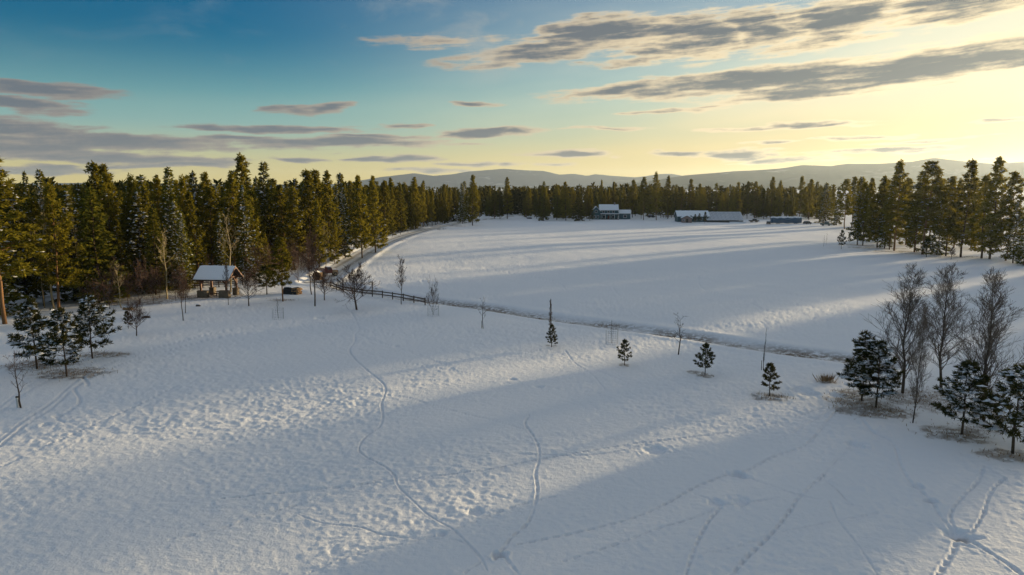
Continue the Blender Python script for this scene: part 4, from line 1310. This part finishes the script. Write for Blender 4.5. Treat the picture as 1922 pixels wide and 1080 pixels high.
# ------------------------------------------------------------------ timber pavilion
def pavilion():
    x, y, z = at(412, 556)
    o = thing('timber_pavilion', 'open timber pavilion with snowy gable roof and stone post bases', 'pavilion', (x, y, z), R(-7))
    o.scale = (.82, .82, .86)
    hx, hy = 3.0, 2.3
    eave, ridge = 3.55, 5.35
    for sx in (-1, 1):
        for sy in (-1, 1):
            p = (sx * (hx - .35), sy * (hy - .35))
            pr = MB().box((p[0], p[1], eave / 2), (.32, .32, eave)).build('post', 'timber', o)
            for dx, dy in ((-sx, 0), (0, -sy)):
                MB().beam((p[0] + dx * .12, p[1] + dy * .12, 2.65), (p[0] + dx * .95, p[1] + dy * .95, 3.5), .16, .2).build('brace', 'timber', pr)
    # stone half walls / post bases, laid in courses
    rg = random.Random(3)
    for (cx, cy, wx, wy) in ((-hx + .75, -hy + .35, 2.1, .9), (hx - .75, -hy + .35, 2.1, .9), (-hx + .5, hy - .4, 1.0, .9), (hx - .5, hy - .4, 1.0, .9)):
        base = MB().box((cx, cy, .62), (wx - .1, wy - .1, 1.24)).build('stone_base', 'stone', o)
        zc = 0.0
        while zc < 1.15:
            ch = rg.uniform(.26, .36)
            for side in (-1, 1):
                xc = cx - wx / 2
                while xc < cx + wx / 2 - .05:
                    w = min(rg.uniform(.35, .7), cx + wx / 2 - xc)
                    MB().box((xc + w / 2, cy + side * (wy / 2 - .04), zc + ch / 2), (w - .03, .12 + rg.uniform(0, .05), ch - .03)).build('stone', 'stone', base)
                    xc += w
            for side in (-1, 1):
                MB().box((cx + side * (wx / 2 - .02), cy, zc + ch / 2), (.10 + rg.uniform(0, .05), wy - .3, ch - .03)).build('stone', 'stone', base)
            zc += ch
        MB().box((cx, cy, zc + .05), (wx + .12, wy + .12, .10)).build('cap_stone', 'stone', base)
    for sy in (-1, 1): MB().box((0, sy * (hy - .35), eave + .10), (2 * hx + .5, .26, .30)).build('beam', 'timber', o)
    for sx in (-1, 0, 1):
        MB().box((sx * (hx - .35), 0, eave + .10), (.24, 2 * hy - .98, .28)).build('tie_beam', 'timber', o)
        if sx:
            MB().beam((sx * (hx - .35), 0, eave + .25), (sx * (hx - .35), 0, ridge - .15), .22).build('king_post', 'timber', o)
            for sy in (-1, 1): MB().beam((sx * (hx - .35), sy * 1.15, eave + .25), (sx * (hx - .35), sy * .15, eave + .95), .14).build('strut', 'timber', o)
    MB().box((0, 0, ridge - .18), (2 * hx + 1.0, .2, .28)).build('ridge_beam', 'timber', o)
    rf = MB()
    ov = .75
    sl = (ridge - eave) / hy
    e_y, e_z = hy + .55, eave - .55 * sl + .32
    rz = ridge + .32 - .0
    t = .14
    prof = [(-e_y, e_z), (0, rz), (e_y, e_z), (e_y, e_z - t), (0, rz - t), (-e_y, e_z - t)]
    v = [(sx * (hx + ov), a, b) for sx in (-1, 1) for a, b in prof]
    fc = [(0, 1, 4, 5), (1, 2, 3, 4), (6, 11, 10, 7), (7, 10, 9, 8), (0, 6, 7, 1), (1, 7, 8, 2), (5, 4, 10, 11), (4, 3, 9, 10), (0, 5, 11, 6), (2, 8, 9, 3)]
    roof = rf.add(v, fc).build('roof', 'roofdark', o)
    for sy in (-1, 1):
        for k in range(7):
            xx = -hx + k * hx / 3
            MB().beam((xx, sy * (e_y - .05), e_z - .24), (xx, sy * .12, rz - .24), .1, .16).build('rafter', 'timber', roof)
        for sx in (-1, 1):
            MB().beam((sx * (hx + ov + .03), sy * e_y, e_z - .06), (sx * (hx + ov + .03), sy * .02, rz - .06), .08, .26).build('barge_board', 'timber', roof)
    # snow lies as a soft slab on each slope
    ny, nx = 8, 26
    rng = np.random.default_rng(4)
    V, FF = [], []
    for sy in (-1, 1):
        for lay in (0, 1):
            for i in range(nx + 1):
                for j in range(ny + 1):
                    u = i / nx; w = j / ny
                    X = (u * 2 - 1) * (hx + ov - .02 + (.05 if lay else 0) * math.sin(i * 1.7))
                    yy = sy * (e_y * (1 - w) - (.03 if lay else .08) * (1 - w)); zz = e_z + (rz - e_z) * w
                    edge = min(u, 1 - u) * nx; ed2 = (1 - w) * 0 + w * ny + .35
                    th = .19 * min(1, .45 + .4 * edge) * min(1, .4 + .4 * (j + .4)) + .02 * math.sin(i * .9 + j * 1.3)
                    V.append((X, yy, zz + (.01 + th if lay else .006)))
        o0 = len(V) - 2 * (nx + 1) * (ny + 1); o1 = o0 + (nx + 1) * (ny + 1)
        id_ = lambda b, i, j: b + i * (ny + 1) + j
        for i in range(nx):
            for j in range(ny): FF.append((id_(o1, i, j), id_(o1, i + 1, j), id_(o1, i + 1, j + 1), id_(o1, i, j + 1)))
            FF.append((id_(o0, i, 0), id_(o0, i + 1, 0), id_(o1, i + 1, 0), id_(o1, i, 0)))
        for j in range(ny):
            for i in (0, nx): FF.append((id_(o0, i, j), id_(o0, i, j + 1), id_(o1, i, j + 1), id_(o1, i, j)))
    MB().add(V, FF).build('snow', 'snow', roof, True)
    # low rail between the stone bases
    for zz in (.45, .85): MB().beam((-.75, -hy + .35, zz), (.75, -hy + .35, zz), .1, .12).build('rail', 'timber', o)
    fl = thing('pavilion_table', 'dark picnic table standing inside the timber pavilion', 'table', (x + .3, y + .3, z), R(-7))
    MB().box((0, 0, .74), (1.9, .8, .07)).build('table_top', 'oldwood', fl)
    for sy in (-1, 1): MB().box((0, sy * .72, .43), (1.9, .28, .06)).build('bench', 'oldwood', fl)
    for sx in (-1, 1):
        MB().box((sx * .65, 0, .38), (.1, 1.5, .08)).build('crossbar', 'oldwood', fl)
        for sy in (-1, 1): MB().beam((sx * .65, sy * .62, -.02), (sx * .65, sy * .25, .7), .09).build('leg', 'oldwood', fl)


pavilion()


# ------------------------------------------------------------------ old truck, hay bale, covered woodpile
def wheel(o, c, r, w, yaw_axis=1):
    th = np.arange(14) / 14 * 2 * math.pi
    ty = MB()
    a, b = c[1] - w / 2, c[1] + w / 2
    ring = lambda rr, yy: np.stack([c[0] + rr * np.cos(th), np.full(14, yy), c[2] + rr * np.sin(th)], 1)
    V = np.concatenate([ring(r * .62, a), ring(r * .93, a), ring(r, a + w * .2), ring(r, b - w * .2), ring(r * .93, b), ring(r * .62, b)])
    ty.add(V, [(k * 14 + j, k * 14 + (j + 1) % 14, (k + 1) * 14 + (j + 1) % 14, (k + 1) * 14 + j) for k in range(5) for j in range(14)])
    wo = ty.build('wheel', 'rubber', o, True)
    rim = MB()
    rim.add(np.concatenate([ring(r * .63, a + .03), ring(r * .63, b - .03)]), [tuple(range(14)), tuple(range(27, 13, -1))] + [(j, 14 + j, 14 + (j + 1) % 14, (j + 1) % 14) for j in range(14)])
    rim.build('rim', 'tan', wo)


def truck():
    x, y, z = at(616, 519)
    o = thing('old_truck', 'old rusty red and tan farm truck parked by the driveway', 'truck', (x, y, z), R(28))
    MB().box((-.2, 0, .72), (4.3, .85, .16)).build('chassis', 'steel', o)
    cab = MB().prism([(-.55, .75), (.75, .75), (.75, 1.35), (.52, 1.95), (-.40, 1.98), (-.55, 1.85)], -.78, .78).build('cab', 'rust', o)
    MB().prism([(.765, 1.38), (.575, 1.86), (.605, 1.87), (.795, 1.39)], -.62, .62).build('windshield', 'glass', cab)
    for s in (-1, 1):
        dr = MB().box((.08, s * .80, 1.12), (.95, .05, .70)).build('door', 'rust', cab)
        MB().box((.08, s * .80, 1.66), (.72, .05, .34)).build('window', 'glass', cab)
        MB().box((-.25, s * .835, 1.25), (.16, .04, .04)).build('handle', 'steel', dr)
    hood = MB().prism([(.76, .80), (1.85, .80), (1.90, 1.20), (1.75, 1.32), (.76, 1.40)], -.50, .50).build('hood', 'tan', o)
    for k in range(6): MB().box((1.915, -.35 + k * .14, 1.0), (.05, .06, .36)).build('grille_bar', 'steel', hood)
    for s in (-1, 1):
        f = MB()
        th = np.linspace(0, math.pi, 9)
        arc = [(1.35 + .52 * math.cos(t), .52 + .48 * math.sin(t)) for t in th]
        inn = [(1.35 + .44 * math.cos(t), .52 + .40 * math.sin(t)) for t in th[::-1]]
        V = [(a, s * .52, b) for a, b in arc + inn] + [(a, s * .86, b) for a, b in arc + inn]
        nn = 18
        f.add(V, [(i, i + 1, 16 - i, 17 - i) for i in range(8)] + [(nn + i, nn + 17 - i, nn + 16 - i, nn + i + 1) for i in range(8)] + [(i, i + nn, i + 1 + nn, i + 1) for i in range(17)])
        f.build('fender', 'tan', o)
        MB().tube([(1.86, s * .62, 1.08), (1.98, s * .62, 1.08)], [.13, .14], 10).build('headlight', 'glass', o)
        wheel(o, (1.35, s * .70, .42), .42, .24)
        wheel(o, (-1.35, s * .70, .42), .42, .26)
    MB().box((2.02, 0, .62), (.08, 1.6, .16)).build('bumper', 'steel', o)
    bed = MB().box((-1.55, 0, .95), (1.9, 1.75, .12)).build('bed', 'oldwood', o)
    for s in (-1, 1):
        for k in range(3): MB().box((-1.55, s * .86, 1.14 + k * .24), (1.9, .05, .17)).build('stake_board', 'rust', bed)
        for xx in (-2.4, -1.55, -.7): MB().box((xx, s * .815, 1.37), (.07, .04, .80)).build('stake', 'oldwood', bed)
    MB().box((-2.47, 0, 1.30), (.05, 1.6, .55)).build('tailgate', 'rust', bed)
    for c, d in (((.05, 0, 2.03), (.85, 1.45, .12)), ((1.3, 0, 1.43), (.9, .85, .10)), ((-1.55, 0, 1.07), (1.7, 1.5, .12))): MB().box(c, d, 0, 0, .04).build('snow', 'snow', o)


truck()


def bale():
    x, y, z = at(597, 526)
    o = thing('hay_bale', 'round weathered hay bale left of the old truck', 'hay bale', (x, y, z), R(70))
    n = 18
    th = np.arange(n) / n * 2 * math.pi
    rows = [(-.62, .80), (-.58, .9), (-.3, .93), (.3, .93), (.58, .9), (.62, .80)]
    V = np.concatenate([np.stack([np.full(n, a), r * np.cos(th), .85 + r * np.sin(th)], 1) for a, r in rows])
    MB().add(V, [(k * n + j, k * n + (j + 1) % n, (k + 1) * n + (j + 1) % n, (k + 1) * n + j) for k in range(5) for j in range(n)] + [tuple(range(n)), tuple(range(6 * n - 1, 5 * n - 1, -1))]).build('roll', 'hay', o, True)
    ts = np.linspace(R(50), R(130), 7)
    V = [(a, .95 * math.cos(t), .85 + (.94 + .10 * math.sin((t - R(50)) / R(80) * math.pi)) * math.sin(t)) for a in (-.6, .6) for t in ts] + [(a, .92 * math.cos(t), .85 + .92 * math.sin(t)) for a in (-.6, .6) for t in ts]
    MB().add(V, [(i, i + 1, 8 + i, 7 + i) for i in range(6)] + [(14 + i, i, 1 + i, 15 + i) for i in range(6)] + [(21 + i, 22 + i, 8 + i, 7 + i) for i in range(6)]).build('snow', 'snow', o, True)


bale()


def woodpile():
    x, y, z = at(549, 552)
    o = thing('covered_woodpile', 'woodpile under a black tarp, its tan log ends showing at right', 'woodpile', (x, y, z), R(-12))
    rg = random.Random(9)
    n, m = 22, 9
    V = []
    for i in range(n):
        for j in range(m):
            u = i / (n - 1); t = j / (m - 1)
            ang = math.pi * (1 - t)
            rr = 1 + .06 * math.sin(i * 1.1 + j * 2.3)
            V.append((-1.4 + 2.5 * u, -.75 * math.cos(ang) * -1 * rr, max(-.05, 1.18 * math.sin(ang) ** .55 * rr * (.92 + .08 * math.sin(u * 9)))))
    MB().add(V, [(i * m + j, (i + 1) * m + j, (i + 1) * m + j + 1, i * m + j + 1) for i in range(n - 1) for j in range(m - 1)] + [tuple(range(m))[::-1]]).build('tarp', 'blacktarp', o, True)
    for r in range(5):
        for c in range(6 - (r == 4) * 2):
            yy = -.62 + c * .24 + (r % 2) * .10 + (r == 4) * .2; zz = .12 + r * .215
            MB().tube([(.2, yy, zz), (1.25 + rg.uniform(0, .35), yy, zz)], [.115, .115], 8).build('log', 'log', o)
    MB().add([(-1.3 + 2.2 * i / 10, -.42 + .84 * j / 4, 1.19 + .10 * math.sin(math.pi * j / 4) * math.sin(math.pi * (i + .5) / 11) + .02 * math.sin(i * 2.1)) for i in range(11) for j in range(5)],
             [(i * 5 + j, (i + 1) * 5 + j, (i + 1) * 5 + j + 1, i * 5 + j + 1) for i in range(10) for j in range(4)]).build('snow', 'snow', o, True)


woodpile()


# ------------------------------------------------------------------ buildings across the field
def gable(o, x0, x1, y0, y1, eave, ridge, wall, ridge_x=True, ov=.4, name='wall', snow=True):
    """walls with a gabled roof; the ridge runs along x or y"""
    w = MB()
    if ridge_x:
        ym = (y0 + y1) / 2
        poly = [(y0, 0), (y1, 0), (y1, eave), (ym, ridge), (y0, eave)]
        V = [(x, a, b) for x in (x0, x1) for a, b in poly]
    else:
        xm = (x0 + x1) / 2
        poly = [(x0, 0), (x1, 0), (x1, eave), (xm, ridge), (x0, eave)]
        V = [(a, y, b) for y in (y0, y1) for a, b in poly]
    w.add(V, [(0, 1, 2, 3, 4), (9, 8, 7, 6, 5)] + [(i, i + 5, (i + 1) % 5 + 5, (i + 1) % 5) for i in range(5)])
    wo = w.build(name, wall, o)
    res = None
    for lay, (mt, t0, t1, oo) in enumerate((('roofdark', .03, .20, ov), ('snow', .205, .48, ov + .05))):
        if lay and not snow: continue
        half = ((y1 - y0) if ridge_x else (x1 - x0)) / 2
        mid = (y0 + y1) / 2 if ridge_x else (x0 + x1) / 2
        sl = (ridge - eave) / half
        pr = [(-half - oo, eave - oo * sl + t1), (0, ridge + t1), (half + oo, eave - oo * sl + t1), (half + oo, eave - oo * sl + t0), (0, ridge + t0), (-half - oo, eave - oo * sl + t0)]
        e0, e1 = ((x0, x1) if ridge_x else (y0, y1))
        V = [((e, mid + a, b) if ridge_x else (mid + a, e, b)) for e in (e0 - oo, e1 + oo) for a, b in pr]
        r = MB().add(V, [(0, 1, 4, 5), (1, 2, 3, 4), (6, 11, 10, 7), (7, 10, 9, 8), (0, 6, 7, 1), (1, 7, 8, 2), (5, 4, 10, 11), (4, 3, 9, 10), (0, 5, 11, 6), (2, 8, 9, 3)]).build('roof' if not lay else 'snow', mt, o if not lay else res)
        if not lay: res = r
    return wo


def window(o, x, y, z, w, h, name='window', glass='glass'):
    wn = MB().box((x, y - .04, z), (w, .08, h)).build(name, glass, o)
    t = .12
    for c, d in (((x, y - .06, z + h / 2 + t / 2), (w + 2 * t, .14, t)), ((x, y - .06, z - h / 2 - t / 2), (w + 2 * t, .18, t)), ((x - w / 2 - t / 2, y - .06, z), (t, .14, h)), ((x + w / 2 + t / 2, y - .06, z), (t, .14, h))):
        MB().box(c, d).build('frame', 'white', wn)
    return wn


def house():
    x, y, z = at(1138, 412)
    o = thing('farmhouse', 'two storey teal farmhouse with snowy roofs and a front porch', 'house', (x, y, z), R(-4))
    gable(o, -3.6, 6.4, 0, 7, 5.3, 7.9, 'teal', True, .5)
    gable(o, -8.2, -3.6, -1.6, 6, 4.7, 6.9, 'teal', False, .4)
    for xx, ww in ((-1.7, 1.0), (1.1, 1.0), (3.9, 1.0)): window(o, xx, 0, 4.3, ww, 1.2)
    window(o, -5.9, -1.6, 4.5, 1.1, 1.2); window(o, -6.9, -1.6, 1.4, 1.2, 1.3); window(o, -4.9, -1.6, 1.4, 1.0, 1.3)
    window(o, -1.4, 0, 1.4, 1.5, 1.3); window(o, 3.9, 0, 1.4, 1.5, 1.3)
    d = MB().box((1.2, -.04, 1.05), (1.0, .1, 2.1)).build('door', 'rust', o)
    MB().box((1.55, -.12, 1.05), (.08, .08, .08)).build('handle', 'steel', d)
    pr = MB().prism([(-3.3, 2.9), (7.0, 2.9), (7.0, 3.05), (-3.3, 3.05)], -2.6, -.01).build('porch_roof', 'roofdark', o)
    MB().box((1.85, -1.3, 3.20), (10.5, 2.75, .28)).build('snow', 'snow', pr)
    for xx in (-3.1, -.6, 1.9, 4.4, 6.8): MB().box((xx, -2.45, 1.45), (.18, .18, 2.9)).build('porch_post', 'white', o)
    MB().box((1.85, -1.3, .15), (10.3, 2.6, .3)).build('porch_floor', 'oldwood', o)
    gable(o, 7.4, 13.6, 1.0, 6, 3.3, 4.9, 'teal', True, .35)
    window(o, 10.6, 1.0, 1.7, 1.6, 1.3)
    c = MB().box((4.8, 3.6, 8.2), (.7, .7, 1.7)).build('chimney', 'stone', o)
    MB().box((4.8, 3.6, 9.12), (.8, .8, .14)).build('snow', 'snow', c)


house()


def sheds():
    x, y, z = at(1048, 401.5)
    o = thing('dark_shed', 'small dark shed with snowy roof among firs left of the house', 'shed', (x, y, z), R(-10))
    gable(o, -3.4, 3.4, 0, 5, 3.0, 4.7, 'darkwall', True, .4)
    MB().box((-1.0, -.04, 1.1), (2.0, .09, 2.2)).build('door', 'oldwood', o)
    window(o, 1.8, 0, 1.6, 1.0, .9)
    x, y, z = at(1302, 417)
    o = thing('long_shed', 'long low teal shed under deep snow left of the ribbed roof', 'shed', (x, y, z), R(-2))
    gable(o, -8.2, 7.6, 0, 8, 2.9, 5.3, 'teal', True, .5)
    for xx in (-2, .9, 3.8): window(o, xx, 0, 1.5, 1.3, 1.0)
    MB().box((6.2, -.05, 1.1), (1.6, .1, 2.2)).build('door', 'darkwall', o)
    x, y, z = at(1287, 418)
    o = thing('garden_shed', 'small pinkish board shed with snowy gable in front of the long shed', 'shed', (x, y - 2, z), R(-12))
    gable(o, -2.5, 2.5, 0, 4.5, 2.2, 3.4, 'pinkwall', False, .4)
    MB().box((.2, -.05, 1.0), (1.1, .09, 2.0)).build('door', 'oldwood', o)
    window(o, -1.5, 0, 1.3, .7, .7)
    # long open shed: a big ribbed roof slope facing the field
    x, y, z = at(1361, 418)
    o = thing('ribbed_roof_shed', 'open shed with a large ribbed pale roof slope facing the field', 'shed', (x, y, z), R(-1))
    L, z0, z1, dp = 19.0, 1.25, 5.0, 7.0
    n = 9
    for k in range(n):
        a = -L / 2 + k * L / n
        pn = MB()
        V = [(a + .05, 0, z0), (a + L / n - .05, 0, z0), (a + L / n - .05 + .6 * (k == n - 1), dp, z1), (a + .05, dp, z1)]
        pn.add(V + [(p[0], p[1] + .03, p[2] - .12) for p in V], [(0, 1, 2, 3), (7, 6, 5, 4), (0, 4, 5, 1), (1, 5, 6, 2), (2, 6, 7, 3), (3, 7, 4, 0)])
        p = pn.build('roof_panel', 'panel', o)
        for q in range(3):
            MB().beam((a + .35 + q * .7, -.02, z0 + .04), (a + .35 + q * .7, dp, z1 + .04), .06, .09).build('rib', 'steel', p)
    MB().box((0, dp + .2, (z1 - .2) / 2), (L - .2, .15, z1 - .2)).build('back_wall', 'darkwall', o)
    MB().box((0, .35, .5), (L - .3, .12, 1.0)).build('front_wall', 'darkwall', o)
    for k in range(7): MB().box((-L / 2 + .3 + k * (L - .6) / 6, .15, .58), (.2, .2, 1.2)).build('post', 'oldwood', o)
    MB().box((0, dp + .2, z1 + .12), (L + .3, .9, .24)).build('snow', 'snow', o)
    MB().box((L * .32, -1.1, .16), (8, 1.6, .5)).build('snow_bank', 'snow', o)
    # blue tarp over a trailer
    x, y, z = at(1475, 420)
    o = thing('tarp_covered_trailer', 'long trailer under a blue tarp with snow on top', 'trailer', (x, y, z), R(-1))
    nx_, sec = 30, [(-1.25, .25), (-1.28, 1.2), (-1.25, 2.5), (-1.0, 3.0), (0, 3.15), (1.0, 3.0), (1.25, 2.5), (1.25, .25)]
    V = [(-7.4 + 14.8 * i / nx_, a * (1 + .03 * math.sin(i * 1.9 + k)), b + .10 * math.sin(i * .7 + k * .6)) for i in range(nx_ + 1) for k, (a, b) in enumerate(sec)]
    MB().add(V, [(i * 8 + k, (i + 1) * 8 + k, (i + 1) * 8 + k + 1, i * 8 + k + 1) for i in range(nx_) for k in range(7)] + [tuple(range(8)), tuple(nx_ * 8 + k for k in range(7, -1, -1))]).build('tarp', 'bluetarp', o, True)
    sn = [(-1.15, 2.9), (-.9, 3.35), (0, 3.5), (.9, 3.35), (1.15, 2.9)]
    V = [(-7.5 + 15.0 * i / nx_, a, b + .14 * math.sin(i * .9) * (1 if k in (0, 4) else .4)) for i in range(nx_ + 1) for k, (a, b) in enumerate(sn)]
    MB().add(V, [(i * 5 + k, (i + 1) * 5 + k, (i + 1) * 5 + k + 1, i * 5 + k + 1) for i in range(nx_) for k in range(4)] + [tuple(range(5)), tuple(nx_ * 5 + k for k in range(4, -1, -1))]).build('snow', 'snow', o, True)
    for xx in (-4.8, -3.8, 4.0, 5.0): wheel(o, (xx, -1.0, .42), .42, .25)
    MB().box((0, 0, .5), (14, 1.9, .2)).build('chassis', 'steel', o)


sheds()


def car(px, b, rz, label, paint, kind='car', k=1.0):
    x, y, z = at(px, b)
    o = thing('parked_car' if kind == 'car' else 'parked_pickup', label, 'car' if kind == 'car' else 'pickup', (x, y, z), R(rz))
    if kind == 'car':
        side = [(-2.1, .35), (2.1, .35), (2.15, .75), (1.2, .95), (.6, 1.45), (-1.2, 1.48), (-1.85, 1.0), (-2.15, .9)]
    else:
        side = [(-2.5, .5), (2.5, .5), (2.55, 1.0), (1.4, 1.15), (.9, 1.75), (-.4, 1.78), (-.55, 1.12), (-2.5, 1.12)]
    bd = MB().prism(side, -.85, .85).build('body', paint, o)
    xx = (.1, -.65) if kind == 'car' else (.45, .1)
    for s in (-1, 1):
        MB().box((sum(xx) / 2, s * .86, 1.22 if kind == 'car' else 1.45), (1.3 if kind == 'car' else .9, .04, .32)).build('window', 'glass', bd)
        MB().tube([(2.1, s * .6, .7), (2.2, s * .6, .7)], [.12, .12], 8).build('headlight', 'glass', o)
        for wx in (-1.3, 1.35): wheel(o, (wx, s * .76, .33), .33, .2)
    MB().box((-.25 if kind == 'car' else .25, 0, 1.55 if kind == 'car' else 1.85), (1.7 if kind == 'car' else 1.2, 1.45, .16)).build('snow', 'snow', o)
    MB().box((1.55, 0, .98 if kind == 'car' else 1.18), (.9, 1.4, .12), 0, 0, .12).build('snow', 'snow', o)
    return o


car(1442, 421, 75, 'dark car parked end on at the left of the blue tarp', 'carpaint')
car(1415, 417.5, 5, 'dark pickup parked right of the ribbed roof shed', 'carpaint', 'pickup')
car(1515, 421, 20, 'snow covered dark car right of the blue tarp', 'carpaint')
car(1550, 424, -15, 'dark green snow topped pickup below the snowy fir', 'teal', 'pickup')
car(990, 402.5, 10, 'dark car at the far end of the driveway', 'carpaint')
car(1222, 409, 15, 'snow topped dark car parked under the pines right of the house', 'carpaint')
for k, (px, b, H) in enumerate([(1295, 417, 3.4), (1303, 418, 4.2), (1311, 418, 4.6), (1321, 419, 5.6)]):
    x, y, z = at(px, b)
    conifer('young', k, (x, y - 1.5, z), H, ['first and lowest of four little firs before the long shed', 'second from left of four little firs before the long shed', 'third from left of four little firs before the long shed', 'last and tallest of four little firs before the long shed'][k], 'fir tree', 'little firs before the long shed', 'little_fir', snow=False, wide=.8)

# ------------------------------------------------------------------ winter haze over the plain
for o in bpy.data.objects:
    if o.name.split('.')[0] == 'snow': o['kind'] = 'stuff'
hz = MB().box((0, 0, 163), (27200, 27200, 334)).build('haze', 'snow')
hm = bpy.data.materials.new('haze_air'); hm.use_nodes = True
t = NT(hm.node_tree); t.n.clear()
pv = t.node('ShaderNodeVolumePrincipled', {'Color': (.74, .87, 1.0, 1), 'Density': 0.000036, 'Anisotropy': 0.6})
t.l.new(pv.outputs[0], t.n.new('ShaderNodeOutputMaterial').inputs['Volume'])
hz.data.materials.clear(); hz.data.materials.append(hm)
tag(hz, 'thin winter haze that pales the hills', 'haze', None, 'stuff')
